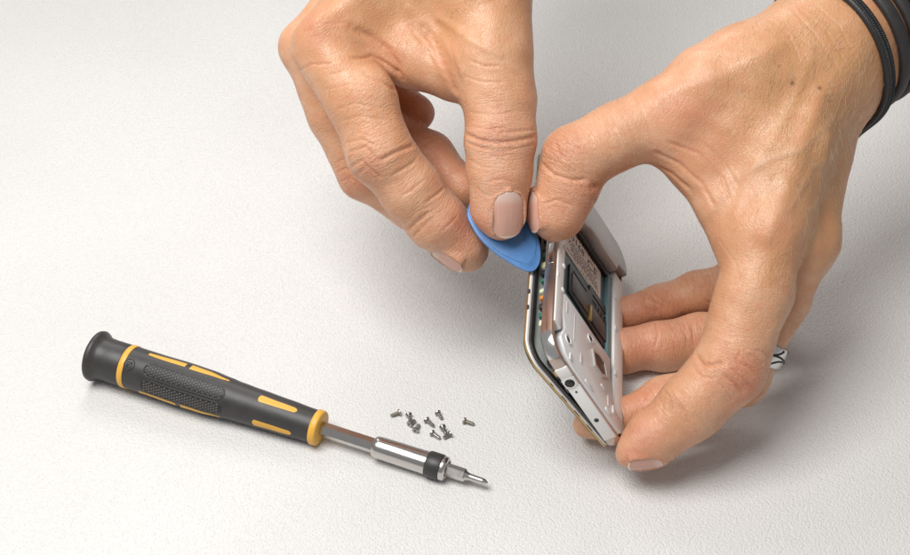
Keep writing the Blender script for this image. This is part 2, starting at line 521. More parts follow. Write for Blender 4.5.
        bmm = bmesh.new(); bmm.from_mesh(nm); bmesh.ops.recalc_face_normals(bmm, faces=bmm.faces[:]); bmm.to_mesh(nm); bmm.free()
        no = bpy.data.objects.new('fingernail', nm); COL.objects.link(no); no.parent = o
    return o, vs, N

def nail_material():
    m, N, L, b = new_mat('nail')
    at = N.new('ShaderNodeAttribute'); at.attribute_name = 'along'
    tc = N.new('ShaderNodeTexCoord')
    nz = noise(N, L, tc.outputs['Object'], 400, 3)
    v = math_node(N, L, 'ADD', at.outputs['Fac'], math_node(N, L, 'MULTIPLY', math_node(N, L, 'SUBTRACT', nz, 0.5), 0.06))
    c = mix_col(N, L, ramp(N, L, v, 0.10, 0.34), (0.66, 0.47, 0.40), (0.60, 0.330, 0.255))
    c = mix_col(N, L, ramp(N, L, v, 0.93, 0.965), c, (0.78, 0.70, 0.58))
    sx = N.new('ShaderNodeSeparateXYZ'); 
    across = N.new('ShaderNodeAttribute'); across.attribute_name = 'across'
    cb = N.new('ShaderNodeCombineXYZ'); L.new(math_node(N, L, 'MULTIPLY', across.outputs['Fac'], 2.2), cb.inputs[0]); L.new(math_node(N, L, 'MULTIPLY', at.outputs['Fac'], 0.8), cb.inputs[1])
    rg = noise(N, L, cb.outputs[0], 1.0, 3)
    c = mix_col(N, L, ramp(N, L, rg, 0.4, 0.7, 0, 0.35), c, (0.68, 0.47, 0.38))
    bp = N.new('ShaderNodeBump'); bp.inputs['Strength'].default_value = 0.7; bp.inputs['Distance'].default_value = 0.10 * MM
    L.new(rg, bp.inputs['Height']); L.new(bp.outputs['Normal'], b.inputs['Normal'])
    L.new(c, b.inputs['Base Color'])
    b.inputs['Roughness'].default_value = 0.27
    b.inputs['Subsurface Weight'].default_value = 0.2; b.inputs['Subsurface Scale'].default_value = 0.0012
    return m

HANDS = None
# joints are (x, y, z, radius) in mm; creases, swellings and nails lie on the skin
HANDS = {'prying': {'palm': [[[-48.26, -10.59, 118.06, 10.16], [-19.64, 21.65, 137.82, 14.82], [0.0, 48.24, 150.83, 21.94]],
                     [[-55.41, 4.67, 108.24, 9.36], [-25.6, 39.06, 130.56, 13.75], [-1.92, 57.5, 146.31, 21.15]],
                     [[-50.11, 21.1, 93.6, 9.71], [-24.72, 52.22, 121.35, 14.12], [-1.94, 63.05, 143.59, 20.2]],
                     [[-42.0, 33.43, 80.29, 8.8], [-17.2, 61.72, 114.0, 13.6], [1.96, 68.61, 140.88, 19.62]],
                     [[12.7, -12.69, 115.56, 14.88], [9.17, 10.37, 133.7, 19.07], [5.65, 46.39, 151.74, 24.12]],
                     [[-29.02, -3.86, 115.2, 9.92], [-15.82, -6.3, 110.72, 9.93], [-1.1, -13.02, 108.94, 10.23]],
                     [[-5.56, 27.61, 144.91, 18.53], [-13.71, 13.32, 127.88, 15.56], [-12.97, 2.36, 114.83, 11.12]], [[4.55, 50.09, 149.93, 29.6], [6.97, 152.54, 197.35, 36.1]]],
            'digits': [[[12.65, -14.4, 116.63, 14.82], [15.85, -26.31, 105.55, 12.61], [16.18, -35.93, 95.64, 12.05], [15.82, -44.48, 85.44, 11.15], [15.52, -50.06, 75.69, 9.56],
                        [16.99, -52.28, 71.48, 7.41]],
                       [[-48.26, -10.59, 118.06, 10.16], [-34.22, -26.08, 105.83, 12.25], [-26.66, -38.35, 91.2, 11.89], [-17.05, -43.24, 79.15, 10.88],
                        [-6.6, -46.2, 66.29, 10.63], [2.96, -48.67, 55.57, 8.51], [5.19, -49.32, 53.23, 6.67]],
                       [[-55.41, 4.67, 108.24, 9.36], [-44.17, -10.73, 89.89, 10.86], [-33.55, -22.42, 69.74, 9.8], [-16.32, -27.23, 57.78, 8.35], [-3.42, -31.87, 52.25, 7.59]],
                       [[-50.11, 21.1, 93.6, 9.71], [-34.92, 12.62, 74.16, 10.2], [-20.01, 5.06, 65.15, 9.02], [-9.71, -3.62, 64.14, 9.32], [2.67, -19.88, 60.32, 7.64]],
                       [[-42.0, 33.43, 80.29, 8.8], [-33.31, 28.95, 71.83, 9.63], [-23.52, 23.02, 70.99, 8.77], [-15.79, 15.96, 71.92, 7.9]]],
            'kp': 14.0,
            'kd': 5.0,
            'kf': 8.0,
            'creases': [{'p': [[-56.01, -17.94, 112.93], [-53.33, -21.81, 116.64], [-50.97, -23.1, 118.71], [-48.72, -24.11, 119.35], [-46.52, -24.87, 119.83],
                               [-44.33, -25.41, 120.17]],
                         'w': 0.5,
                         'd': 0.25},
                        {'p': [[11.64, -54.78, 89.94], [13.74, -55.02, 90.77], [15.84, -54.92, 91.35], [18.32, -54.96, 90.72], [20.82, -54.5, 89.73]], 'w': 0.5, 'd': 0.2},
                        {'p': [[7.46, -53.22, 86.14], [8.51, -54.33, 85.64], [9.57, -55.32, 85.05], [10.97, -56.1, 85.2], [12.38, -56.67, 85.19]], 'w': 0.45, 'd': 0.2},
                        {'p': [[-18.86, -54.12, 83.27], [-17.06, -53.8, 84.36], [-15.28, -53.16, 85.21], [-13.87, -52.25, 86.01], [-12.46, -51.08, 86.61], [-11.05, -49.6, 86.99]],
                         'w': 0.5,
                         'd': 0.22},
                        {'p': [[-5.4, -57.19, 69.37], [-3.6, -56.41, 70.58], [-1.8, -55.23, 71.49], [-0.36, -53.8, 72.2], [1.08, -51.95, 72.59]], 'w': 0.45, 'd': 0.2},
                        {'p': [[5.29, -26.73, 122.66], [6.93, -27.72, 122.45], [8.57, -28.59, 122.17], [10.21, -29.32, 121.81], [12.08, -29.56, 121.96], [13.96, -29.62, 122.0],
                               [15.84, -29.49, 121.91]],
                         'w': 0.5,
                         'd': 0.2},
                        {'p': [[3.9, -28.46, 117.11], [5.78, -29.9, 117.2], [7.65, -31.19, 117.2], [9.52, -32.33, 117.1], [11.44, -32.87, 117.45], [13.37, -33.19, 117.65],
                               [15.3, -33.28, 117.71], [17.24, -33.13, 117.62]],
                         'w': 0.5,
                         'd': 0.18},
                        {'p': [[3.93, -38.35, 99.06], [5.56, -41.5, 100.38], [7.19, -43.51, 100.93], [8.82, -45.03, 101.12], [10.57, -46.0, 101.48], [12.31, -46.72, 101.66],
                               [14.06, -47.2, 101.68], [15.82, -47.47, 101.55], [17.58, -47.27, 101.73], [19.34, -46.87, 101.77], [21.12, -46.23, 101.65], [22.92, -45.35, 101.35],
                               [25.48, -43.27, 100.75], [28.17, -39.39, 98.92]],
                         'w': 0.8,
                         'd': 0.55},
                        {'p': [[4.28, -40.56, 97.57], [6.21, -43.75, 98.51], [8.13, -45.86, 98.7], [10.58, -47.32, 99.3], [13.02, -48.25, 99.52]], 'w': 0.6, 'd': 0.3},
                        {'p': [[15.81, -45.4, 104.38], [17.92, -45.15, 104.49], [20.05, -44.59, 104.38], [22.2, -43.68, 104.04], [24.13, -42.55, 103.4], [26.11, -40.83, 102.35],
                               [28.19, -37.71, 100.34]],
                         'w': 0.6,
                         'd': 0.3},
                        {'p': [[6.03, -39.52, 103.31], [7.89, -41.41, 104.18], [9.75, -42.75, 104.67], [11.61, -43.73, 104.92], [13.6, -44.05, 105.42], [15.58, -44.08, 105.73],
                               [17.58, -43.85, 105.86]],
                         'w': 0.5,
                         'd': 0.22},
                        {'p': [[17.59, -48.67, 99.39], [19.36, -48.26, 99.39], [21.14, -47.63, 99.23], [22.94, -46.72, 98.88], [25.13, -44.96, 98.49], [27.4, -42.14, 97.38]],
                         'w': 0.5,
                         'd': 0.2},
                        {'p': [[5.33, -35.5, 106.56], [7.08, -37.32, 107.46], [8.83, -38.64, 108.04], [10.58, -39.64, 108.39], [12.32, -40.37, 108.56], [14.07, -40.57, 108.95],
                               [15.83, -40.55, 109.19], [17.59, -40.32, 109.29], [19.36, -39.89, 109.25], [21.15, -39.23, 109.06]],
                         'w': 0.5,
                         'd': 0.15},
                        {'p': [[5.34, -45.53, 92.82], [7.09, -48.29, 93.5], [8.83, -50.28, 93.63], [10.93, -51.51, 94.09], [13.03, -52.34, 94.25]], 'w': 0.5, 'd': 0.15},
                        {'p': [[-36.86, -12.85, 127.35], [-35.12, -12.65, 126.3], [-33.39, -12.4, 125.21], [-31.64, -12.2, 124.16], [-29.88, -12.13, 123.19],
                               [-28.46, -12.4, 121.99], [-27.05, -12.69, 120.82], [-25.62, -13.11, 119.71], [-24.19, -13.66, 118.69], [-23.12, -14.48, 117.23],
                               [-22.05, -15.29, 115.77], [-20.98, -16.02, 114.26], [-20.29, -16.61, 112.08], [-19.62, -16.78, 109.63]],
                         'w': 1.4,
                         'd': 0.7},
                        {'p': [[-36.6, -23.13, 121.23], [-34.89, -22.16, 120.84], [-33.2, -20.71, 120.14], [-31.56, -18.47, 118.95], [-29.92, -15.86, 117.53],
                               [-28.06, -15.27, 116.04], [-26.18, -15.19, 114.86], [-24.26, -15.47, 113.91], [-22.83, -15.94, 112.79], [-21.39, -16.39, 111.66],
                               [-19.96, -16.75, 110.46]],
                         'w': 0.8,
                         'd': 0.5},
                        {'p': [[-31.82, -29.18, 118.4], [-30.14, -29.75, 117.73], [-28.47, -30.09, 116.9], [-26.83, -30.1, 115.87], [-25.19, -29.74, 114.59],
                               [-23.38, -28.9, 112.64], [-21.63, -26.52, 109.68]],
                         'w': 0.8,
                         'd': 0.45},
                        {'p': [[-10.84, -8.66, 124.0], [-9.89, -10.13, 122.81], [-8.95, -11.8, 121.73], [-8.0, -13.6, 120.75], [-7.05, -15.51, 119.83], [-6.1, -17.46, 118.95],
                               [-5.23, -19.32, 118.01], [-4.37, -21.02, 116.99], [-3.51, -22.48, 115.81], [-2.65, -23.65, 114.45], [-1.79, -24.58, 112.94], [-0.84, -25.39, 111.21],
                               [0.12, -26.08, 109.39], [1.08, -26.9, 107.65]],
                         'w': 1.6,
                         'd': 0.5},
                        {'p': [[-16.99, -6.6, 126.1], [-15.83, -7.73, 124.86], [-14.67, -8.99, 123.71], [-13.5, -10.36, 122.61], [-12.34, -11.79, 121.56], [-11.18, -13.23, 120.52],
                               [-10.3, -14.65, 119.47], [-9.43, -16.08, 118.42], [-8.56, -17.5, 117.38], [-7.69, -18.9, 116.32], [-6.83, -20.23, 115.22]],
                         'w': 1.0,
                         'd': 0.25},
                        {'p': [[-2.5, -16.1, 124.35], [-1.93, -18.17, 123.63], [-1.35, -20.06, 122.81], [-0.78, -21.74, 121.86], [-0.21, -23.21, 120.78], [0.36, -24.42, 119.55],
                               [0.8, -25.43, 118.1], [1.24, -26.33, 116.58], [1.69, -27.16, 115.02], [2.14, -27.98, 113.45]],
                         'w': 0.8,
                         'd': 0.15},
                        {'p': [[-37.33, -44.43, 95.52], [-35.29, -45.87, 97.26], [-33.31, -46.65, 98.54], [-31.38, -47.0, 99.5], [-29.95, -48.25, 98.52], [-28.54, -49.31, 97.41],
                               [-27.14, -50.1, 96.1]],
                         'w': 0.6,
                         'd': 0.35},
                        {'p': [[-36.74, -46.12, 90.62], [-34.76, -47.97, 93.26], [-32.88, -48.74, 95.13], [-31.28, -49.89, 94.0], [-29.71, -50.64, 92.59], [-27.97, -51.12, 91.19],
                               [-26.23, -51.46, 89.68]],
                         'w': 0.6,
                         'd': 0.4},
                        {'p': [[-35.44, -46.55, 86.96], [-33.39, -49.15, 90.62], [-31.49, -50.0, 92.99], [-30.22, -50.58, 91.52], [-28.96, -50.96, 89.9], [-27.7, -51.21, 88.17]],
                         'w': 0.55,
                         'd': 0.3},
                        {'p': [[-38.81, -41.65, 97.47], [-36.75, -43.38, 99.25], [-34.76, -44.32, 100.48], [-32.82, -44.83, 101.41], [-31.14, -45.81, 101.1],
                               [-29.47, -46.66, 100.7], [-27.82, -47.37, 100.19]],
                         'w': 0.5,
                         'd': 0.25},
                        {'p': [[-26.79, -50.24, 95.77], [-24.79, -49.69, 96.68], [-22.8, -48.82, 97.35], [-20.83, -47.58, 97.76], [-18.75, -46.02, 97.66], [-16.69, -43.87, 97.15],
                               [-14.65, -40.47, 95.77]],
                         'w': 0.8,
                         'd': 0.5},
                        {'p': [[-22.32, -51.44, 90.11], [-20.78, -50.94, 90.91], [-19.25, -50.22, 91.55], [-17.73, -49.26, 92.01], [-15.63, -47.39, 92.41],
                               [-13.55, -44.73, 92.24]],
                         'w': 0.6,
                         'd': 0.3},
                        {'p': [[-16.67, -53.61, 67.92], [-14.96, -55.09, 70.92], [-13.29, -55.53, 73.09], [-11.48, -55.41, 74.82], [-9.68, -54.83, 76.18]], 'w': 0.6, 'd': 0.4},
                        {'p': [[-14.88, -54.42, 65.33], [-13.17, -55.9, 68.58], [-11.51, -56.26, 70.93], [-9.88, -56.11, 72.64], [-8.25, -55.56, 74.03]], 'w': 0.5, 'd': 0.25},
                        {'p': [[-10.36, -53.72, 79.83], [-8.7, -52.49, 80.54], [-7.05, -50.85, 80.95], [-5.39, -48.61, 80.91], [-4.15, -45.94, 80.49]], 'w': 0.6, 'd': 0.3},
                        {'p': [[-44.31, -28.13, 117.32], [-42.49, -28.32, 118.17], [-40.69, -28.25, 118.85], [-38.92, -27.91, 119.36], [-37.16, -27.33, 119.72],
                               [-35.39, -27.62, 119.49], [-33.62, -27.79, 119.18], [-31.87, -27.81, 118.78], [-30.12, -27.61, 118.24]],
                         'w': 0.5,
                         'd': 0.15},
                        {'p': [[-46.24, -29.99, 112.23], [-44.03, -31.41, 113.79], [-41.88, -32.26, 114.97], [-39.78, -32.72, 115.89], [-37.72, -32.83, 116.59],
                               [-35.58, -33.29, 116.68], [-33.46, -33.48, 116.6], [-31.36, -33.37, 116.32], [-29.28, -32.94, 115.83]],
                         'w': 0.5,
                         'd': 0.15},
                        {'p': [[-42.55, -36.05, 107.78], [-40.65, -37.04, 109.18], [-38.81, -37.58, 110.28], [-36.99, -37.8, 111.17], [-35.2, -37.75, 111.87],
                               [-33.44, -38.01, 111.62], [-31.69, -38.11, 111.26], [-29.95, -38.05, 110.8], [-28.21, -37.81, 110.23], [-26.49, -37.41, 109.53]],
                         'w': 0.5,
                         'd': 0.14},
                        {'p': [[-41.6, -37.51, 103.64], [-39.49, -38.95, 105.27], [-37.45, -39.74, 106.45], [-35.45, -40.11, 107.33], [-33.48, -40.17, 108.01],
                               [-31.65, -40.39, 107.82], [-29.82, -40.47, 107.53], [-28.0, -40.39, 107.14], [-26.19, -40.13, 106.63], [-24.39, -39.7, 105.99]],
                         'w': 0.5,
                         'd': 0.14},
                        {'p': [[-43.67, -26.61, 73.73], [-42.01, -28.0, 75.66], [-40.42, -28.63, 77.04], [-39.1, -29.45, 76.72]], 'w': 0.5, 'd': 0.3},
                        {'p': [[-42.62, -28.15, 70.24], [-40.75, -29.93, 72.48], [-38.97, -30.71, 73.97], [-37.64, -31.48, 73.62], [-36.33, -32.11, 73.16]], 'w': 0.5, 'd': 0.3},
                        {'p': [[-43.87, -26.03, 77.9], [-42.66, -26.7, 79.07], [-41.49, -27.06, 80.0], [-40.35, -27.48, 80.08]], 'w': 0.5, 'd': 0.25},
                        {'p': [[-53.49, -16.01, 126.77], [-51.41, -15.87, 127.78], [-49.39, -15.32, 128.55], [-47.39, -14.51, 129.16], [-45.27, -14.1, 129.32],
                               [-43.16, -13.52, 129.39], [-41.06, -12.83, 129.39], [-38.96, -12.08, 129.35]],
                         'w': 0.5,
                         'd': 0.12},
                        {'p': [[-13.4, -8.09, 72.5], [-11.1, -7.45, 73.45], [-8.81, -6.15, 73.94], [-7.29, -5.63, 73.81], [-5.76, -4.79, 73.46]], 'w': 0.5, 'd': 0.3}],
            'bumps': [[-48.86, -13.6, 129.44, 9, 1.2], [-38.96, -12.08, 129.35, 10, -0.5], [-32.93, -49.24, 93.31, 6, 0.5], [-24.22, -14.56, 116.72, 7, 0.5],
                      [-25.13, -34.64, 111.06, 8, 0.6], [15.83, -49.11, 98.84, 7, 0.4], [8.13, -39.75, 106.02, 7, 0.4], [-1.8, -56.68, 67.59, 6, 0.2]],
            'red': [[-48.86, -13.6, 129.44, 10, 0.4], [-31.86, -49.9, 92.48, 8, 0.38], [15.81, -46.9, 102.43, 9, 0.4], [4.73, -51.77, 66.94, 9, 0.6],
                    [-3.6, -55.93, 71.59, 8, 0.35], [17.63, -55.7, 89.31, 9, 0.3], [8.96, -57.65, 72.93, 6, 0.5], [-39.85, -30.97, 70.47, 8, 0.5], [-9.79, 12.17, 75.41, 16, 0.55],
                    [-5.7, -15.98, 69.26, 14, 0.5], [-25.3, -14.5, 116.69, 8, 0.3], [-23.66, 22.02, 80.6, 7, 0.3], [-5.38, -21.34, 115.09, 9, 0.1]],
            'dry': [[12.33, -53.74, 92.23, 11, 0.9], [8.89, -56.47, 81.03, 8, 1.0], [15.83, -48.74, 99.44, 9, 0.5], [5.46, -54.36, 63.42, 7, 0.8], [-1.8, -55.41, 71.18, 9, 0.5],
                    [8.13, -45.51, 99.32, 6, 0.6]],
            'moles': [],
            'tan': [[-39.35, -8.92, 132.4, 22, 0.5], [-12.61, -4.05, 132.03, 26, 0.6], [15.95, -12.12, 136.7, 22, 0.4]],
            'joints': [[15.81, -46.9, 102.43, 8], [-31.48, -49.93, 93.38, 8], [-12.55, -55.39, 74.8, 5], [-40.15, -30.32, 72.77, 6], [-48.86, -13.6, 129.44, 7]],
            'ridges': [{'p': [[-48.86, -13.6, 129.44], [-47.4, -12.5, 130.09], [-45.94, -11.36, 130.73], [-44.47, -10.26, 131.39], [-43.0, -9.23, 132.09], [-41.51, -8.27, 132.84],
                              [-40.02, -7.36, 133.62], [-38.53, -6.44, 134.39], [-37.05, -5.5, 135.15], [-35.56, -4.54, 135.9], [-34.07, -3.58, 136.65], [-32.51, -2.74, 137.29],
                              [-30.95, -1.93, 137.95], [-29.39, -1.13, 138.61], [-27.83, -0.38, 139.3], [-26.26, 0.35, 140.01], [-24.69, 1.05, 140.73], [-23.12, 1.7, 141.47],
                              [-21.55, 2.29, 142.25]],
                        'w': 3.2,
                        'h': 0.7},
                       {'p': [[-5.4, -7.86, 128.5], [-3.85, -9.72, 128.31], [-2.3, -11.94, 128.33], [-0.76, -14.28, 128.43], [0.76, -16.53, 128.5], [2.28, -18.62, 128.47],
                              [3.79, -20.51, 128.33], [5.3, -22.18, 128.06], [7.05, -23.53, 127.86], [8.8, -24.66, 127.53], [10.55, -25.56, 127.06], [12.31, -26.25, 126.47],
                              [14.07, -26.76, 125.76], [15.83, -27.12, 124.95]],
                        'w': 1.6,
                        'h': 0.5},
                       {'p': [[-9.01, -13.42, 120.63], [-8.04, -15.18, 119.63], [-7.07, -17.01, 118.67], [-6.1, -18.81, 117.69], [-5.14, -20.52, 116.67], [-4.18, -22.06, 115.54],
                              [-3.22, -23.31, 114.23], [-2.33, -24.25, 112.83], [-1.43, -24.98, 111.29], [-0.54, -25.55, 109.65], [0.36, -26.06, 107.96]],
                        'w': 2.2,
                        'h': 0.7},
                       {'p': [[-16.24, -4.6, 129.88], [-14.7, -5.2, 128.76], [-13.16, -5.83, 127.65], [-11.61, -6.49, 126.57], [-10.07, -7.27, 125.55], [-8.52, -8.26, 124.66],
                              [-6.96, -9.61, 123.98], [-5.4, -11.55, 123.67], [-4.4, -13.81, 123.22], [-3.4, -16.24, 122.89], [-2.41, -18.6, 122.52], [-1.42, -20.71, 122.01],
                              [-0.44, -22.56, 121.34], [0.53, -24.13, 120.51], [1.51, -25.48, 119.54], [2.48, -26.75, 118.52]],
                        'w': 2.2,
                        'h': 0.6}],
            'nails': [{'c': [19.13, -59.36, 78.59], 'n': [0.196, -0.788, 0.584], 'dir': [0.069, -0.583, -0.809], 'w': 11.6, 'l': 16.8, 'lift': 0.1},
                      {'c': [-3.26, -55.71, 53.68], 'n': [-0.495, -0.782, -0.378], 'dir': [0.842, -0.325, -0.431], 'w': 10, 'l': 13.0, 'lift': 0.1}]},
 'holding': {'palm': [[[110.95, -63.48, 75.25, 13.12], [120.26, -37.22, 95.66, 15.79], [132.0, -8.49, 111.23, 18.33]],
                      [[128.08, -56.3, 63.58, 10.16], [133.29, -26.43, 83.63, 12.55], [137.94, -2.12, 106.37, 16.36]],
                      [[130.72, -41.66, 49.92, 9.39], [135.93, -12.92, 71.73, 10.66], [141.07, 5.7, 100.13, 14.37]],
                      [[132.36, -26.72, 42.83, 8.49], [136.35, -3.12, 64.74, 9.71], [143.46, 13.0, 93.28, 13.08]],
                      [[76.73, -29.55, 101.69, 12.25], [91.14, -23.07, 109.41, 14.77], [105.93, -18.59, 111.64, 18.08], [135.04, -5.6, 111.57, 21.34]],
                      [[78.31, -34.98, 93.66, 10.11], [89.5, -41.71, 85.64, 10.11], [96.38, -50.96, 77.73, 10.07], [103.19, -63.78, 68.67, 10.0]],
                      [[90.22, -30.11, 99.47, 10.83], [100.87, -32.79, 97.82, 12.25], [111.48, -43.33, 86.82, 12.95]],
                      [[135.98, -2.88, 108.58, 25.19], [168.3, 22.71, 120.41, 25.72], [241.22, 84.27, 143.99, 35.88]]],
             'digits': [[[76.73, -29.55, 101.69, 12.25], [57.64, -34.88, 95.34, 11.89], [43.95, -39.74, 89.54, 11.89], [40.78, -45.42, 81.22, 10.83], [36.58, -49.87, 72.81, 9.6],
                         [35.56, -51.4, 69.42, 6.53]],
                        [[110.95, -63.48, 75.25, 12.76], [105.42, -80.57, 59.55, 12.69], [96.25, -98.8, 40.94, 12.29], [82.55, -107.6, 30.45, 11.24], [69.81, -112.75, 21.2, 9.17],
                         [64.28, -115.0, 16.96, 6.53], [61.57, -115.67, 14.61, 4.25]],
                        [[128.08, -56.3, 63.58, 10.16], [120.21, -66.33, 45.41, 9.13], [105.42, -83.19, 20.65, 9.18], [77.13, -88.38, 14.46, 8.82], [57.47, -94.52, 10.26, 6.59],
                         [47.95, -94.99, 9.7, 5.12]],
                        [[130.72, -41.66, 49.92, 9.39], [121.92, -46.83, 21.97, 9.62], [112.47, -49.55, 10.95, 9.7], [95.33, -48.82, 8.71, 9.92], [80.15, -52.29, 9.25, 9.29],
                         [65.22, -55.0, 9.13, 8.1], [59.81, -55.5, 8.53, 6.95]],
                        [[132.36, -26.72, 42.83, 8.49], [124.36, -27.22, 26.68, 8.63], [112.72, -25.92, 20.45, 8.7], [96.27, -28.21, 16.17, 8.12], [81.08, -32.02, 13.18, 7.32],
                         [65.94, -35.31, 10.81, 6.32]]],
             'kp': 16.0,
             'kd': 5.0,
             'kf': 8.0,
             'creases': [{'p': [[30.33, -54.87, 79.81], [32.16, -55.55, 81.08], [33.99, -56.0, 82.16], [35.83, -56.31, 83.14], [37.94, -57.02, 82.79], [40.08, -57.36, 82.16],
                                [42.25, -57.3, 81.22]],
                          'w': 0.5,
                          'd': 0.28},
                         {'p': [[60.98, -35.01, 14.74], [61.19, -37.88, 14.12], [61.56, -39.57, 12.47]], 'w': 0.5, 'd': 0.25},
                         {'p': [[97.7, -36.57, 19.21], [100.01, -36.56, 17.64]], 'w': 0.5, 'd': 0.22}, {'p': [[94.43, -47.35, 19.35], [96.48, -49.31, 19.55]], 'w': 0.5, 'd': 0.2},
                         {'p': [[76.21, -113.88, 38.61], [77.79, -115.49, 38.27], [79.42, -116.79, 37.64], [80.11, -117.89, 36.31], [80.84, -118.77, 34.77]], 'w': 0.45, 'd': 0.2},
                         {'p': [[103.24, -102.73, 53.63], [104.94, -102.36, 52.82], [106.74, -101.67, 51.71], [108.07, -101.26, 49.93], [109.67, -99.89, 47.23]],
                          'w': 0.5,
                          'd': 0.22},
                         {'p': [[36.17, -43.23, 99.0], [36.46, -45.23, 98.25], [36.77, -46.89, 97.27], [38.12, -48.51, 96.69], [39.5, -49.84, 95.91]], 'w': 0.6, 'd': 0.4},
                         {'p': [[31.47, -44.44, 90.28], [32.64, -47.29, 90.73], [33.85, -49.38, 90.64], [35.08, -51.09, 90.29], [37.25, -52.39, 90.51], [39.45, -53.27, 90.43],
                                [41.67, -53.78, 90.07], [43.8, -53.66, 89.98], [45.96, -53.25, 89.68]],
                          'w': 0.7,
                          'd': 0.5},
                         {'p': [[38.33, -41.01, 100.9], [39.42, -44.22, 100.56], [40.56, -46.64, 99.68], [42.63, -47.59, 99.49], [44.72, -48.22, 99.08]], 'w': 0.5, 'd': 0.22},
                         {'p': [[42.91, -40.25, 102.53], [43.48, -43.0, 102.07], [44.1, -45.18, 101.23], [46.17, -46.24, 100.69], [48.28, -47.03, 99.96]], 'w': 0.5, 'd': 0.2},
                         {'p': [[48.64, -53.02, 86.43], [50.17, -51.83, 85.99], [51.75, -50.21, 85.23]], 'w': 1.0, 'd': 0.8},
                         {'p': [[48.82, -53.84, 82.16], [50.83, -50.86, 78.78]], 'w': 0.7, 'd': 0.45},
                         {'p': [[58.22, -46.66, 88.81], [60.13, -46.13, 89.3], [62.07, -45.46, 89.7], [64.02, -44.64, 89.98], [66.54, -42.04, 88.25], [70.76, -42.45, 88.85],
                                [72.61, -42.72, 87.93], [74.33, -43.74, 87.57], [76.0, -45.08, 87.43], [77.65, -46.49, 87.36], [79.21, -47.72, 86.49], [80.75, -49.03, 85.68],
                                [82.27, -50.39, 84.91], [83.78, -51.84, 84.22]],
                          'w': 1.1,
                          'd': 0.5},
                         {'p': [[70.98, -45.18, 96.06], [72.8, -45.47, 95.22], [74.6, -45.87, 94.46], [76.38, -46.4, 93.79], [78.13, -47.06, 93.22], [79.87, -47.82, 92.72],
                                [81.42, -48.79, 91.68], [82.95, -49.88, 90.72], [84.47, -50.99, 89.77], [85.99, -52.15, 88.87], [87.49, -53.35, 88.0], [88.32, -54.47, 86.89],
                                [89.11, -55.75, 85.91], [89.88, -57.12, 84.99], [90.66, -58.5, 84.09], [91.42, -59.87, 83.18]],
                          'w': 0.8,
                          'd': 0.35},
                         {'p': [[75.16, -45.48, 100.59], [77.07, -45.78, 99.94], [78.99, -46.03, 99.25], [80.91, -46.31, 98.58], [82.82, -46.63, 97.95], [84.71, -47.04, 97.37],
                                [86.58, -47.55, 96.88], [87.87, -48.5, 95.82], [89.15, -49.47, 94.79], [90.43, -50.46, 93.76], [91.71, -51.46, 92.74], [92.97, -52.52, 91.77],
                                [94.21, -53.72, 90.91], [94.82, -55.38, 89.73], [95.41, -57.15, 88.63], [96.01, -58.91, 87.54], [96.59, -60.69, 86.46]],
                          'w': 0.7,
                          'd': 0.28},
                         {'p': [[86.45, -45.07, 101.16], [88.04, -45.76, 99.92], [89.61, -46.61, 98.79], [91.16, -47.55, 97.74], [92.69, -48.54, 96.72], [94.22, -49.59, 95.73],
                                [95.32, -50.84, 94.47], [96.39, -52.24, 93.31], [97.41, -53.86, 92.32], [98.39, -55.66, 91.46], [99.35, -57.54, 90.67]],
                          'w': 0.6,
                          'd': 0.2},
                         {'p': [[51.61, -34.25, 106.57], [52.46, -37.1, 106.78], [53.38, -39.25, 106.54], [54.34, -41.0, 106.03], [55.33, -42.46, 105.33], [56.17, -43.92, 104.2],
                                [57.04, -45.12, 102.9], [57.94, -46.08, 101.43], [58.88, -46.78, 99.78]],
                          'w': 0.5,
                          'd': 0.15},
                         {'p': [[56.94, -32.98, 108.27], [57.84, -36.03, 108.4], [58.84, -38.26, 107.99], [59.89, -40.05, 107.29], [60.97, -41.51, 106.37], [61.65, -42.86, 105.17],
                                [62.36, -43.95, 103.8], [63.1, -44.8, 102.25], [63.88, -45.41, 100.53]],
                          'w': 0.5,
                          'd': 0.15},
                         {'p': [[63.07, -30.55, 110.06], [63.89, -34.1, 110.29], [64.85, -36.65, 109.87], [65.87, -38.67, 109.11], [66.94, -40.32, 108.11], [67.53, -41.73, 106.74],
                                [68.16, -42.9, 105.2], [68.83, -43.83, 103.5], [69.53, -44.53, 101.63]],
                          'w': 0.5,
                          'd': 0.12},
                         {'p': [[92.31, -109.34, 48.07], [94.0, -110.34, 47.13], [95.75, -111.08, 45.94], [96.99, -111.56, 44.51], [98.31, -111.79, 42.82],
                                [99.72, -111.63, 40.74]],
                          'w': 0.6,
                          'd': 0.5},
                         {'p': [[95.32, -108.55, 49.68], [97.04, -109.42, 48.62], [98.83, -110.0, 47.28], [100.56, -110.41, 45.3], [102.44, -110.24, 42.75]], 'w': 0.55, 'd': 0.35},
                         {'p': [[98.81, -107.0, 51.04], [100.24, -107.24, 50.32], [101.7, -107.32, 49.46], [103.24, -107.59, 47.83], [104.89, -107.44, 45.79]], 'w': 0.5, 'd': 0.3},
                         {'p': [[90.34, -110.31, 46.15], [91.69, -111.38, 45.04], [93.11, -112.19, 43.68], [94.63, -112.82, 41.66], [96.28, -112.91, 39.11]], 'w': 0.5, 'd': 0.25},
                         {'p': [[100.66, -104.48, 52.91], [102.29, -104.48, 52.21], [103.99, -104.25, 51.29], [105.38, -104.33, 49.72], [106.89, -104.0, 47.76]],
                          'w': 0.5,
                          'd': 0.25},
                         {'p': [[97.88, -103.96, 53.83], [97.14, -105.03, 52.96], [96.42, -106.09, 52.07], [97.42, -106.86, 51.38], [98.45, -107.52, 50.59]], 'w': 0.5, 'd': 0.2},
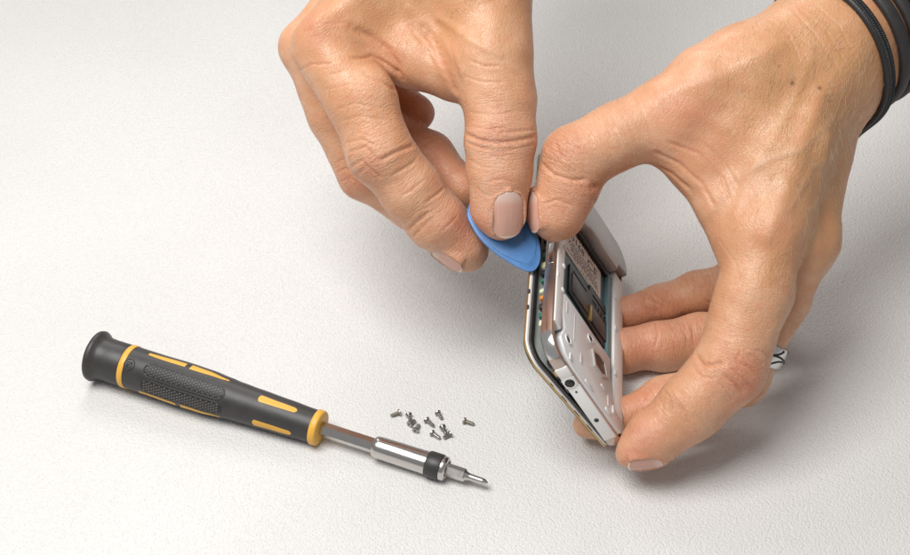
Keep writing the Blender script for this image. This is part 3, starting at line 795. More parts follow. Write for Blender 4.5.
                         {'p': [[84.15, -98.07, 46.97], [84.97, -101.98, 47.99], [86.01, -104.78, 48.01], [87.57, -105.37, 48.92], [89.15, -105.82, 49.7], [90.76, -106.17, 50.38],
                                [92.38, -106.39, 50.94]],
                          'w': 0.8,
                          'd': 0.5},
                         {'p': [[82.65, -103.15, 45.53], [83.84, -105.98, 45.83], [85.15, -108.21, 45.57], [87.4, -108.94, 46.27], [89.68, -109.51, 46.81]], 'w': 0.6, 'd': 0.25},
                         {'p': [[72.9, -106.56, 37.73], [73.6, -109.29, 38.46], [74.4, -111.4, 38.59], [74.45, -113.62, 37.39], [74.56, -115.51, 35.87]], 'w': 0.55, 'd': 0.35},
                         {'p': [[70.77, -105.95, 34.71], [71.36, -109.47, 35.97], [72.14, -111.89, 36.16], [71.88, -113.79, 34.88], [71.65, -115.53, 33.45]], 'w': 0.5, 'd': 0.22},
                         {'p': [[79.47, -118.3, 35.27], [80.86, -118.91, 34.42], [82.29, -119.33, 33.39], [83.46, -119.6, 31.7], [84.72, -119.48, 29.61]], 'w': 0.5, 'd': 0.2},
                         {'p': [[82.11, -117.5, 37.37], [83.51, -118.04, 36.46], [84.96, -118.38, 35.35], [86.32, -118.68, 33.46], [87.81, -118.47, 31.04]], 'w': 0.5, 'd': 0.2},
                         {'p': [[90.33, -49.84, 18.99], [90.83, -52.37, 18.68], [91.44, -54.38, 17.91], [91.14, -56.35, 16.6], [90.93, -57.92, 14.94]], 'w': 0.6, 'd': 0.35},
                         {'p': [[87.4, -48.81, 18.59], [87.98, -52.28, 18.59], [88.73, -54.76, 17.74], [88.42, -57.1, 16.25], [88.21, -58.89, 14.27]], 'w': 0.5, 'd': 0.25},
                         {'p': [[77.1, -48.27, 18.11], [77.13, -53.06, 19.04], [77.45, -56.09, 18.43], [76.77, -58.33, 17.12], [76.16, -60.12, 15.4]], 'w': 0.5, 'd': 0.25},
                         {'p': [[75.54, -35.09, 19.48], [76.98, -36.74, 19.1], [78.47, -38.03, 18.4], [78.68, -39.11, 17.02], [78.93, -39.89, 15.36]], 'w': 0.6, 'd': 0.35},
                         {'p': [[78.25, -34.5, 20.52], [79.51, -35.93, 20.2], [80.81, -37.04, 19.62], [81.18, -38.31, 18.39], [81.6, -39.27, 16.9]], 'w': 0.5, 'd': 0.22},
                         {'p': [[92.26, -28.66, 24.3], [92.95, -31.36, 24.01], [93.77, -33.39, 23.17], [94.11, -35.05, 21.77], [94.52, -36.31, 20.02]], 'w': 0.5, 'd': 0.25},
                         {'p': [[68.57, -88.23, 20.95], [68.89, -90.36, 21.25], [69.29, -92.06, 21.13], [69.02, -93.5, 20.52], [68.78, -94.79, 19.76]], 'w': 0.5, 'd': 0.3},
                         {'p': [[70.32, -88.19, 21.92], [70.83, -90.26, 22.16], [71.4, -91.92, 22.01], [71.15, -93.29, 21.33]], 'w': 0.4, 'd': 0.2},
                         {'p': [[112.12, -13.65, 131.1], [113.17, -16.0, 131.19], [114.3, -17.92, 131.04], [115.49, -19.58, 130.72], [116.73, -21.03, 130.3],
                                [118.0, -22.32, 129.77], [118.54, -24.06, 128.87], [119.12, -25.62, 127.87], [119.74, -27.05, 126.79], [120.38, -28.36, 125.64],
                                [121.05, -29.58, 124.44]],
                          'w': 0.5,
                          'd': 0.12},
                         {'p': [[122.71, -11.71, 134.03], [123.92, -13.79, 133.9], [125.18, -15.62, 133.62], [126.49, -17.23, 133.22], [127.84, -18.66, 132.72],
                                [129.22, -19.95, 132.14], [130.64, -21.1, 131.47], [131.49, -22.52, 130.47], [132.37, -23.81, 129.4], [133.29, -24.99, 128.26],
                                [134.23, -26.07, 127.05], [135.2, -27.04, 125.79], [136.2, -27.92, 124.46], [137.23, -28.68, 123.05]],
                          'w': 0.5,
                          'd': 0.14},
                         {'p': [[119.68, -9.12, 133.34], [120.5, -11.82, 133.4], [121.41, -14.11, 133.23], [122.38, -16.11, 132.91], [123.41, -17.87, 132.44],
                                [124.48, -19.47, 131.89], [125.58, -20.9, 131.24], [126.71, -22.21, 130.52], [127.61, -23.65, 129.56], [128.54, -24.96, 128.53],
                                [129.5, -26.16, 127.43], [130.49, -27.26, 126.27], [131.5, -28.27, 125.06], [132.54, -29.19, 123.78], [133.6, -30.02, 122.45],
                                [134.7, -30.73, 121.05]],
                          'w': 0.5,
                          'd': 0.14},
                         {'p': [[128.04, -10.59, 135.41], [129.33, -12.76, 135.13], [130.69, -14.65, 134.7], [132.09, -16.32, 134.14], [133.56, -17.77, 133.46],
                                [135.06, -19.06, 132.69], [135.82, -20.56, 131.66], [136.62, -21.92, 130.55], [137.46, -23.15, 129.36], [138.33, -24.25, 128.1],
                                [139.23, -25.25, 126.77], [140.17, -26.12, 125.36], [141.14, -26.88, 123.88], [142.15, -27.53, 122.33]],
                          'w': 0.5,
                          'd': 0.12},
                         {'p': [[93.42, -68.14, 74.43], [94.27, -70.11, 74.03], [95.09, -72.13, 73.67], [95.91, -74.16, 73.33], [96.72, -76.21, 73.01], [97.51, -78.3, 72.75],
                                [97.79, -80.42, 71.97], [98.06, -82.6, 71.26], [98.34, -84.71, 70.49], [98.66, -86.64, 69.59], [99.01, -88.42, 68.56]],
                          'w': 0.5,
                          'd': 0.1},
                         {'p': [[111.37, -91.1, 22.22], [109.48, -92.33, 21.4], [107.76, -92.91, 19.94], [106.6, -92.74, 17.74]], 'w': 0.5, 'd': 0.2},
                         {'p': [[113.77, -88.45, 23.69], [112.12, -90.32, 22.97], [110.61, -91.7, 21.79], [108.8, -92.64, 20.69], [107.15, -92.92, 18.94]], 'w': 0.5, 'd': 0.2}],
             'bumps': [[98.43, -108.89, 49.06, 6, 0.5], [114.01, -75.62, 82.62, 10, 0.6], [133.5, -66.66, 63.17, 8, 0.6], [37.15, -44.98, 98.94, 8, 0.5],
                       [51.12, -47.74, 98.73, 9, 0.3], [65.2, -43.33, 104.22, 14, 0.4], [93.8, -53.34, 18.52, 9, 0.4]],
             'red': [[98.43, -108.45, 49.59, 9, 0.6], [80.73, -40.22, 111.41, 8, 0.4], [37.12, -46.53, 97.88, 9, 0.4], [64.24, -119.25, 26.41, 10, 0.6],
                     [70.45, -59.35, 16.25, 14, 0.5], [72.33, -37.6, 17.51, 12, 0.5], [67.09, -93.08, 20.11, 10, 0.55], [40.92, -58.4, 78.04, 10, 0.4],
                     [86.56, -46.78, 98.05, 12, 0.25], [103.93, -109.42, 40.03, 8, 0.5], [47.92, -53.78, 85.67, 6, 0.4], [114.01, -75.62, 82.62, 9, 0.25],
                     [90.0, -53.17, 18.37, 9, 0.3]],
             'dry': [[44.65, -56.75, 76.76, 8, 0.9], [37.12, -49.91, 93.79, 8, 0.6], [32.13, -59.22, 74.16, 6, 0.9], [64.31, -116.6, 28.63, 7, 0.5],
                     [39.95, -55.54, 86.99, 7, 0.4]],
             'moles': [[118.13, -35.2, 118.54, 0.8], [127.78, -35.65, 116.75, 0.7]],
             'tan': [[131.85, -24.07, 129.21, 34, 0.8], [120.57, -42.66, 112.21, 26, 0.7], [128.19, -56.22, 91.87, 22, 0.8], [110.48, -83.68, 73.59, 14, 0.6],
                     [135.78, -62.33, 69.79, 16, 0.6]],
             'joints': [[98.43, -108.89, 49.06, 9], [37.12, -46.53, 97.88, 8], [74.97, -112.71, 38.43, 5], [89.91, -54.35, 17.89, 6], [78.1, -37.7, 18.63, 5],
                        [47.92, -53.78, 85.67, 6]],
             'ridges': [{'p': [[108.07, -75.9, 82.84], [108.76, -74.79, 84.16], [109.47, -73.6, 85.42], [110.21, -72.3, 86.6], [110.97, -70.92, 87.72], [111.75, -69.46, 88.77],
                               [112.54, -67.99, 89.82], [113.32, -66.53, 90.88], [114.02, -65.13, 92.0], [114.7, -63.81, 93.17], [115.36, -62.55, 94.39], [116.02, -61.31, 95.63],
                               [116.68, -60.05, 96.85], [117.35, -58.77, 98.07], [118.02, -57.48, 99.27], [118.69, -56.2, 100.49], [119.36, -54.95, 101.72],
                               [120.01, -53.71, 102.97], [120.67, -52.49, 104.23], [121.34, -51.25, 105.47], [122.02, -49.96, 106.69], [122.72, -48.61, 107.86],
                               [123.46, -47.1, 108.93], [124.24, -45.44, 109.9], [125.04, -43.71, 110.82], [125.85, -41.95, 111.74], [126.65, -40.24, 112.69],
                               [127.41, -38.68, 113.74], [128.13, -37.25, 114.89]],
                         'w': 3.5,
                         'h': 1.0,
                         'vein': 0},
                        {'p': [[127.84, -67.27, 69.2], [127.84, -66.51, 70.86], [127.89, -65.56, 72.37], [127.99, -64.42, 73.73], [128.13, -63.19, 75.02], [128.26, -61.97, 76.32],
                               [128.35, -60.88, 77.71], [128.35, -60.1, 79.35], [128.25, -59.65, 81.24], [128.12, -59.33, 83.22], [127.99, -59.02, 85.2], [128.09, -58.35, 86.89],
                               [128.21, -57.61, 88.54], [128.35, -56.79, 90.12], [128.51, -55.92, 91.66], [128.67, -55.04, 93.18], [128.83, -54.16, 94.71], [128.99, -53.31, 96.25],
                               [129.14, -52.46, 97.79], [129.31, -51.57, 99.31], [129.48, -50.64, 100.79], [129.68, -49.63, 102.21], [129.91, -48.52, 103.56]],
                         'w': 3.0,
                         'h': 0.6,
                         'vein': 0},
                        {'p': [[90.86, -61.24, 80.23], [91.72, -61.0, 82.0], [92.62, -60.55, 83.59], [93.55, -59.93, 85.05], [94.51, -59.18, 86.42], [95.49, -58.34, 87.71],
                               [96.48, -57.44, 88.95], [97.48, -56.54, 90.2], [98.46, -55.68, 91.48], [99.87, -55.67, 92.56], [101.26, -55.73, 93.69], [102.65, -55.81, 94.83],
                               [104.04, -55.84, 95.93], [105.44, -55.83, 97.0], [106.85, -55.74, 98.01], [108.28, -55.57, 98.96], [109.73, -55.34, 99.86], [111.38, -55.3, 100.55],
                               [113.06, -55.19, 101.18], [114.76, -54.96, 101.73], [116.49, -54.63, 102.21], [118.24, -54.22, 102.62], [120.01, -53.71, 102.97],
                               [121.42, -52.78, 103.73], [122.83, -51.81, 104.45], [124.27, -50.76, 105.13], [125.74, -49.59, 105.73], [127.26, -48.29, 106.24],
                               [128.84, -46.74, 106.57], [130.5, -44.97, 106.76], [132.22, -42.97, 106.81], [134.0, -40.82, 106.76]],
                         'w': 1.4,
                         'h': 0.22,
                         'vein': 1},
                        {'p': [[116.04, -68.95, 88.38], [117.01, -67.5, 89.21], [117.98, -66.09, 90.07], [118.93, -64.73, 90.97], [119.86, -63.42, 91.92], [120.79, -62.14, 92.89],
                               [121.72, -60.86, 93.86], [122.66, -59.55, 94.81], [123.61, -58.2, 95.73], [124.56, -56.85, 96.67], [126.3, -55.32, 96.99], [128.07, -53.69, 97.25],
                               [129.88, -51.92, 97.41], [131.78, -49.9, 97.4], [133.81, -47.43, 97.08], [136.15, -44.0, 96.08]],
                         'w': 1.3,
                         'h': 0.2,
                         'vein': 1},
                        {'p': [[112.95, -73.49, 85.34], [113.58, -72.12, 86.46], [114.24, -70.68, 87.53], [114.91, -69.18, 88.56], [115.58, -67.68, 89.59], [116.24, -66.22, 90.65],
                               [116.88, -64.83, 91.77], [117.51, -63.51, 92.94], [118.12, -62.23, 94.16], [118.73, -60.97, 95.38], [119.34, -59.69, 96.59],
                               [119.96, -58.39, 97.79]],
                         'w': 3.5,
                         'h': 0.0,
                         'vein': 0},
                        {'p': [[97.92, -65.95, 83.87], [98.59, -64.81, 85.2], [99.26, -63.62, 86.49], [99.94, -62.4, 87.76], [100.62, -61.2, 89.04], [101.3, -60.03, 90.34],
                               [101.95, -58.93, 91.7], [102.6, -57.86, 93.08], [103.24, -56.81, 94.48], [103.88, -55.77, 95.88], [104.78, -55.04, 97.2], [105.68, -54.27, 98.48],
                               [106.59, -53.47, 99.75], [107.5, -52.65, 100.99], [108.42, -51.81, 102.23], [109.34, -50.95, 103.45], [110.27, -50.08, 104.66],
                               [111.2, -49.19, 105.85], [112.14, -48.26, 107.02], [113.09, -47.3, 108.16], [114.05, -46.27, 109.27], [115.04, -45.13, 110.29],
                               [116.06, -43.9, 111.25], [117.09, -42.6, 112.18], [117.9, -41.05, 113.23], [118.71, -39.52, 114.3], [119.49, -38.09, 115.44],
                               [120.25, -36.74, 116.63], [120.98, -35.47, 117.89], [121.71, -34.26, 119.17], [122.43, -33.07, 120.47], [123.14, -31.87, 121.78],
                               [123.86, -30.67, 123.08], [124.59, -29.44, 124.35]],
                         'w': 2.0,
                         'h': 0.35,
                         'vein': 0},
                        {'p': [[72.29, -35.17, 113.52], [74.0, -35.13, 114.19], [75.71, -35.03, 114.82], [77.43, -34.91, 115.44], [79.14, -34.81, 116.07], [80.84, -34.78, 116.74],
                               [82.53, -34.81, 117.46], [84.2, -34.87, 118.18], [85.88, -34.9, 118.9], [87.57, -34.85, 119.56], [89.28, -34.69, 120.14], [91.02, -34.4, 120.64],
                               [92.76, -34.04, 121.1], [94.38, -33.52, 121.71], [95.99, -33.04, 122.36], [97.58, -32.62, 123.04], [99.16, -32.26, 123.76], [100.74, -31.93, 124.5],
                               [102.32, -31.56, 125.21], [103.91, -31.14, 125.89], [105.53, -30.58, 126.48], [107.19, -29.88, 126.99], [108.88, -29.02, 127.39],
                               [110.61, -28.01, 127.71], [112.36, -26.95, 128.0], [114.11, -25.88, 128.28]],
                         'w': 3.2,
                         'h': 0.5,
                         'vein': 0}],
             'nails': [{'c': [26.63, -52.33, 74.76], 'n': [-0.952, -0.192, 0.239], 'dir': [-0.068, -0.629, -0.775], 'w': 11.5, 'l': 15.0, 'lift': 0.1},
                       {'c': [67.04, -121.94, 15.2], 'n': [0.164, -0.935, -0.315], 'dir': [-0.959, -0.077, -0.273], 'w': 9.5, 'l': 12.5, 'lift': 0.1}]},
 'bracelets': [{'c': [139.31, -0.97, 110.85], 'ax': [0.796, 0.586, 0.151]}, {'c': [147.86, 4.0, 112.11], 'ax': [0.796, 0.586, 0.151]}],
 'ring': {'c': [110.69, -76.51, 30.47], 'ax': [-0.443, -0.505, -0.741]},
 'hair_wrist': [[137.48, -31.91, 117.66, 18], [129.7, -43.55, 108.61, 16], [121.84, -60.1, 94.74, 14], [139.09, -23.36, 128.77, 16], [126.44, -26.87, 126.84, 18],
                [106.79, -95.66, 61.16, 6], [112.34, -80.96, 75.83, 9], [106.69, -37.73, 117.28, 18], [143.13, -32.89, 97.02, 10], [139.89, -45.61, 79.56, 8]],
 'hair_lean': [-0.35, -0.58, -0.69],
 'hair_back': [[-12.62, -4.54, 130.67, 14], [-37.58, -7.7, 133.32, 10], [-38.83, -38.07, 109.13, 8], [-47.33, -27.52, 114.84, 7], [8.85, -13.2, 136.52, 12]],
 'hair_lean_back': [-0.6, -0.45, -0.54],
 'pick': {'M': [[0.7364, 0.6626, 0.1366, 4.3769], [-0.5528, 0.7058, -0.443, -46.9274], [-0.39, 0.2507, 0.886, 70.0877], [0, 0, 0, 1]],
          'outline': [[0.0, 0.0], [5.05, -2.89], [10.83, -4.42], [17.86, -4.62], [24.33, -3.67], [28.34, -2.69], [31.18, -1.5], [32.6, 0.51], [32.08, 3.64], [29.88, 7.05],
                      [25.7, 10.77], [20.85, 12.7], [12.64, 17.06], [4.95, 17.36], [-1.1, 14.07], [-2.8, 7.02]],
          'tip': [32.08, 1.39]},
 'driver': {'a': [-137.39, -58.67, 9.9], 'b': [11.76, -118.98, 4.2], 'k': 0.405},
 'screws': [{'head': [-20.53, -80.37, 1.3], 'tail': [-23.89, -81.77, 0.85], 'tan': 1, 'spin': 0.0, 'label': 'tan screw lying alone, leftmost of the loose screws'},
            {'head': [-17.45, -81.43, 1.3], 'tail': [-16.71, -84.67, 0.85], 'tan': 0, 'spin': 0.7, 'label': 'dark screw at the upper end of the clump of three'},
            {'head': [-17.25, -86.95, 1.3], 'tail': [-14.62, -84.15, 0.85], 'tan': 0, 'spin': 1.4, 'label': 'screw lying crosswise in the middle of the three clumped screws'},
            {'head': [-14.87, -90.33, 1.3], 'tail': [-13.53, -86.77, 0.85], 'tan': 0, 'spin': 2.1, 'label': 'lowest screw of the clump of three, its head towards the screwdriver'},
            {'head': [-10.87, -84.33, 1.3],
             'tail': [-7.84, -87.55, 0.85],
             'tan': 0,
             'spin': 2.8,
             'label': 'slanting screw lying free between the clump of three and the crossing pair'},
            {'head': [-6.59, -80.63, 1.3], 'tail': [-4.42, -84.41, 0.85], 'tan': 0, 'spin': 3.5, 'label': 'screw at the upper edge of the scatter, farthest from the screwdriver'},
            {'head': [-8.73, -91.11, 1.3], 'tail': [-5.82, -93.5, 0.85], 'tan': 0, 'spin': 4.2, 'label': 'slanting screw nearest to the metal bit holder'},
            {'head': [-4.73, -88.49, 1.8], 'tail': [-3.26, -92.87, 2.05], 'tan': 0, 'spin': 4.9, 'label': 'steep screw whose point rests on another screw lying crosswise'},
            {'head': [-1.48, -91.67, 1.3], 'tail': [-4.59, -93.81, 0.85], 'tan': 0, 'spin': 5.6, 'label': 'screw lying crosswise under the point of a steeper screw'},
            {'head': [3.11, -84.75, 1.3], 'tail': [6.73, -86.24, 0.85], 'tan': 1, 'spin': 6.3, 'label': 'tan screw lying apart, rightmost of the loose screws'}]}

def build_hair(surface, normals, name, parent, m, picks, n, length, lean, seed):
    """fine body hair: tapered bent strands rooted in the skin"""
    rng = np.random.default_rng(seed); mb = MB()
    w = np.zeros(len(surface))
    for x, y, z, r in picks: w += np.exp(-(((surface - (x, y, z)) ** 2).sum(1)) / (r * r))
    idx = rng.choice(len(surface), n, p=w / w.sum())
    for i in idx:
        p = surface[i]; nn = normals[i]
        d = np.array(lean) + rng.normal(size=3) * 0.28; d = d - nn * (d @ nn); d /= np.linalg.norm(d) + 1e-9
        l = length * rng.uniform(0.5, 1.25); cv = rng.normal(size=3) * 0.18
        pts = [p - nn * 0.2 + d * l * t + nn * (0.30 * l * t * (1 - 0.6 * t)) + cv * l * t * t for t in (0, .3, .65, 1.0)]
        mb.tube(pts, lambda k: (0.046, 0.042, 0.034, 0.012)[k], seg=3)
    o = mb.build(name, m, parent); o['kind'] = 'stuff'
    return o

M_skin = skin_material('skin')
M_nail = nail_material()
M_hair = mat('hair', (0.74, 0.56, 0.33), 0.35, spec=0.5)

STEP = 0.54
prying, pv, pn = build_hand(HANDS['prying'], HANDS['prying'], 'hand',
    'bare hand pinching the blue plastic pick between thumb and index finger', STEP, M_skin, M_nail)
holding, hv, hn = build_hand(HANDS['holding'], HANDS['holding'], 'hand',
    'hand with a silver ring and black bracelets, gripping the opened phone by its edges', STEP, M_skin, M_nail)
build_hair(hv, hn, 'arm_hair', holding, M_hair, HANDS['hair_wrist'], 800, 6.0, HANDS['hair_lean'], 3)
build_hair(pv, pn, 'arm_hair', prying, M_hair, HANDS['hair_back'], 140, 5.0, HANDS['hair_lean_back'], 5)

# ---------------------------------------------------------------- ring and bracelets, worn round the finger and the wrist
def section_loop(spec, c, ax, n, off, start=None, fn=None):
    """closed curve round a limb: the skin met from the limb's axis, plus an offset"""
    f = fn or (lambda p: hand_sdf(p, spec)); ax = np.array(ax, float) / np.linalg.norm(ax); c = np.array(c, float)
    u = np.cross(ax, [0, 0, 1.0]); u /= np.linalg.norm(u); v = np.cross(ax, u)
    pts = []; nr = []
    for i in range(n):
        a = 2 * PI * i / n; d = u * math.cos(a) + v * math.sin(a); r = 0.0
        for _ in range(60):
            s = f((c + d * r)[None])[0]
            if s > -0.02: break
            r += max(0.05, -s * 0.8)
        pts.append(c + d * (r + off)); nr.append(d)
    return np.array(pts), np.array(nr), ax

def smooth_loop(p, k):
    for _ in range(k): p = (np.roll(p, 1, 0) + 2 * p + np.roll(p, -1, 0)) / 4
    return p

def band(mb, pts, nr, ax, width, thick, rounded=0.5, seg=12):
    """a strap of rounded section swept along a closed curve"""
    n = len(pts); vs = []; fs = []
    for i in range(n):
        for k in range(seg):
            a = 2 * PI * k / seg; ca, sa = math.cos(a), math.sin(a)
            q = rounded
            x = math.copysign(abs(ca) ** q, ca) * width / 2; y = math.copysign(abs(sa) ** q, sa) * thick / 2
            vs.append(pts[i] + ax * x + nr[i] * y)
    for i in range(n):
        j = (i + 1) % n
        for k in range(seg):
            k2 = (k + 1) % seg; fs.append((i*seg + k, i*seg + k2, j*seg + k2, j*seg + k))
    return mb.add(vs, fs)

M_leather = mat('black_leather', (0.018, 0.017, 0.018), 0.45, var=0.3, vscale=600, bump=0.12, bscale=2200, spec=0.5)
M_leather2 = mat('dark_strap_leather', (0.030, 0.027, 0.027), 0.5, var=0.35, vscale=350, bump=0.15, bscale=1500, spec=0.45)
M_silver = mat('ring_silver', (0.66, 0.645, 0.63), 0.22, 1.0, rvar=0.08, vscale=400)
M_inlay = mat('ring_inlay', (0.012, 0.011, 0.010), 0.5)

BR = HANDS['bracelets']
pts, nr, ax = section_loop(HANDS['holding'], BR[0]['c'], BR[0]['ax'], 220, 1.5)
pts = smooth_loop(pts, 30)
bt = thing('bracelet', 'thin black braided leather cord bracelet, nearest the back of the hand', 'bracelet')
mb = MB(); band(mb, pts, nr, ax, 4.6, 3.0, 0.75); mb.build('leather_cord', M_leather, bt)
mb = MB()
n = len(pts)
for sgn in (1, -1):                                   # the plaited ridge: short slanting stitches
    for i in range(n):
        a = pts[i] + nr[i] * 1.35 + ax * (sgn * 0.25 + 0.3); b = pts[(i + 1) % n] + nr[i] * 1.0 + ax * (sgn * 1.55 + 0.3)
        mid = (a + b) / 2 + nr[i] * 0.35
        mb.tube([a, mid, b], lambda k: (0.30, 0.42, 0.30)[k], seg=6)
mb.build('braid', M_leather, bt)
pts, nr, ax = section_loop(HANDS['holding'], BR[1]['c'], BR[1]['ax'], 200, 1.6)
pts = smooth_loop(pts, 30)
b2 = thing('bracelet', 'smooth black leather strap bracelet wound several times, higher up the wrist', 'bracelet')
mb = MB(); band(mb, pts, nr, ax, 5.4, 3.6, 0.9); mb.build('strap', M_leather2, b2)
mb = MB(); band(mb, pts + np.outer(np.ones(len(pts)), ax) * 6.6, nr, ax, 5.0, 3.8, 0.95); mb.build('strap', M_leather2, b2)
mb = MB(); band(mb, pts + np.outer(np.ones(len(pts)), ax) * 12.6, nr, ax, 5.4, 3.6, 0.9); mb.build('strap', M_leather2, b2)

RG = HANDS['ring']
pts, nr, ax = section_loop(HANDS['holding'], RG['c'], RG['ax'], 96, 0.45, fn=lambda p: chain_sdf(p, HANDS['holding']['digits'][2], 5.0))
pts = smooth_loop(pts, 10)
rg = thing('ring', 'silver finger ring with black wavy inlay lines on the holding hand', 'ring')
mb = MB(); band(mb, pts, nr, ax, 8.4, 1.9, 0.8, 16); mb.build('band', M_silver, rg)
mb = MB()
def on_ring(i, w): i = int(i) % 96; return pts[i] + nr[i] * (0.92 - 0.022 * w * w) + ax * w
mb.tube([on_ring(i, 0.9 * math.sin(2 * PI * 3 * i / 96 + .6)) for i in range(96)], 0.44, seg=6, closed=True)
for s0 in range(0, 96, 16):                            # arcs that leave the winding line for the rims, turn about
    sg = 1 if (s0 // 16) % 2 else -1
    mb.tube([on_ring(s0 + 9 * math.sin(PI / 2 * k / 9), sg * (0.4 + 3.3 * (1 - math.cos(PI / 2 * k / 9)))) for k in range(10)], 0.42, seg=6)
    mb.tube([on_ring(s0 + 3 + 8 * k / 9, -sg * (3.7 - 3.1 * math.sin(PI / 2 * k / 9))) for k in range(10)], 0.42, seg=6)
mb.build('inlay', M_inlay, rg)

# ---------------------------------------------------------------- the opened phone (local axes: x across, y along, z out of the back)
M_white = mat('phone_white_plastic', (0.77, 0.76, 0.745), 0.38, var=0.05, vscale=120, bump=0.02, bscale=900, rvar=0.08)
M_rose = mat('phone_inner_plastic', (0.70, 0.71, 0.715), 0.30, var=0.06, vscale=90, rvar=0.08)
M_grey = mat('phone_grey_housing', (0.46, 0.45, 0.44), 0.34, 0.3, var=0.08, vscale=150)
M_band = mat('phone_metal_band', (0.50, 0.41, 0.36), 0.24, 0.9, var=0.15, vscale=60, rvar=0.1)
M_chrome = mat('chrome', (0.80, 0.78, 0.75), 0.16, 1.0, rvar=0.06, vscale=200)
M_teal = mat('phone_teal_bay', (0.12, 0.20, 0.22), 0.45, var=0.15, vscale=120)
M_black = mat('black_plastic', (0.012, 0.012, 0.013), 0.4)
M_slot = mat('slot_metal', (0.085, 0.08, 0.08), 0.38, 0.6, var=0.3, vscale=300)
M_pcb = mat('circuit_green', (0.03, 0.15, 0.11), 0.45, var=0.3, vscale=500)
M_solder = mat('component_cream', (0.62, 0.66, 0.45), 0.4)
M_orange = mat('component_orange', (0.70, 0.25, 0.04), 0.4)
M_gold = mat('gilt_edge', (0.52, 0.36, 0.15), 0.32, 0.85, rvar=0.1)
M_paper = mat('label_paper', (0.72, 0.68, 0.63), 0.55, var=0.05, vscale=200)
M_ink = mat('label_ink', (0.02, 0.018, 0.018), 0.6)
M_glass = mat('phone_glass', (0.012, 0.012, 0.014), 0.06, coat=0.6)
M_silverp = mat('silver_paint', (0.55, 0.53, 0.51), 0.38, 0.4)
M_brown = mat('speaker_mesh', (0.10, 0.06, 0.05), 0.4, 0.5, bump=0.1, bscale=3000)

PH = Matrix(((0.5131, 0.0849, 0.8541, 33.1), (-0.0762, 0.9957, -0.0532, -109.0), (-0.8550, -0.0378, 0.5173, 62.2), (0, 0, 0, 1)))
W, LN = 51.8, 108.5
ph = thing('phone', 'opened white phone without its back cover, held up on its long edge by one hand', 'phone', metric(PH))

def part(mb, name, m, parent=ph, auto=35): return mb.build(name, m, parent, auto)

# the frame: metal band round the edge, floor plate, rails, lower cover and the raised housing round the camera
CR = (8.5, 3.2, 11.0, 10.0)
outer = rrect(W, LN, CR, 8); inner = rrect(W - 2.4, LN - 2.4, tuple(c - 1.2 for c in CR), 8, 1.2, 1.2)
mb = MB()
zs = ((-5.2, 0.0), (-4.9, 0.45), (-3.6, 0.75), (-2.0, 0.75), (-0.7, 0.45), (-0.35, 0.0))
n = len(outer); vs = []; fs = []
for z, g in zs:
    o2 = rrect(W + 2 * g, LN + 2 * g, tuple(c + g for c in CR), 8, -g, -g); vs += [(p[0], p[1], z) for p in o2]
vs += [(p[0], p[1], -0.35) for p in inner] + [(p[0], p[1], -5.2) for p in inner]
for k in range(len(zs) + 2):
    k2 = (k + 1) % (len(zs) + 2)
    for i in range(n):
        j = (i + 1) % n; fs.append((k*n + i, k*n + j, k2*n + j, k2*n + i))
mb.add(vs, fs); band_o = part(mb, 'metal_band', M_band)
mb = MB(); mb.prism(rrect(W - 2.6, LN - 2.6, tuple(c - 1.3 for c in CR), 8, 1.3, 1.3), -4.8, -3.4); part(mb, 'mid_plate', M_teal)
# bright corner and the pale bottom wall that show on the band
mb = MB()
arc = [(p[0], p[1]) for p in rrect(W + 2.0, LN + 2.0, tuple(c + 1.0 for c in CR), 10, -1.0, -1.0)][0:11]
for i in range(len(arc) - 1):
    pass
o2 = arc; i2 = [(8.5 + (p[0] - 8.5) * 0.88, 8.5 + (p[1] - 8.5) * 0.88) for p in arc]
mb.prism(o2[1:9] + i2[1:9][::-1], -4.6, -0.5, 0.35); part(mb, 'corner_cap', M_chrome)
mb = MB()
JX, JZ, JR = 17.2, -2.85, 2.0
ring = [(JX + JR * math.cos(a), JZ + JR * math.sin(a)) for a in [2 * PI * k / 28 for k in range(28)]]
def wall_piece(mb, xs, zs_, y0, y1):
    mb.box((xs[0], y0, zs_[0]), (xs[1], y1, zs_[1]), 0.25)
# bottom wall with a round opening for the jack
ow = []
for k in range(28):
    a = 2 * PI * k / 28; c, s_ = math.cos(a), math.sin(a); q = 3.0 / max(abs(c), abs(s_)) * 0.78
    ow.append((JX + c * q, JZ + s_ * q))
vs = [(p[0], -1.15, p[1]) for p in ow] + [(p[0], -1.15, p[1]) for p in ring] + [(p[0], 1.5, p[1]) for p in ring]
fs = [(i, (i+1) % 28, 28 + (i+1) % 28, 28 + i) for i in range(28)] + [(28 + i, 28 + (i+1) % 28, 56 + (i+1) % 28, 56 + i) for i in range(28)]
vs += [(p[0], 1.0, p[1]) for p in ow]; fs += [((i+1) % 28, i, 84 + i, 84 + (i+1) % 28) for i in range(28)]
mb.add(vs, fs, False)
wall_piece(mb, (10.2, 14.86), (-5.0, -0.45), -1.1, 1.0)
wall_piece(mb, (19.54, W - 5.0), (-5.0, -0.45), -1.1, 1.0)
wall_o = part(mb, 'bottom_wall', M_white)
mb = MB()
mb.tube([(JX, -1.32, JZ), (JX, -1.1, JZ)], 2.25, 24); jk = part(mb, 'headphone_jack', M_chrome)
mb = MB(); mb.tube([(JX, -1.42, JZ), (JX, -1.2, JZ)], 1.8, 24); mb.build('socket_hole', M_black, jk)
mb = MB()
for x, r in ((21.8, 0.42), (36.6, 0.85)):
    mb.tube([(x, -1.22, -2.8), (x, -0.9, -2.8)], r, 16)
part(mb, 'microphone_hole', M_black)

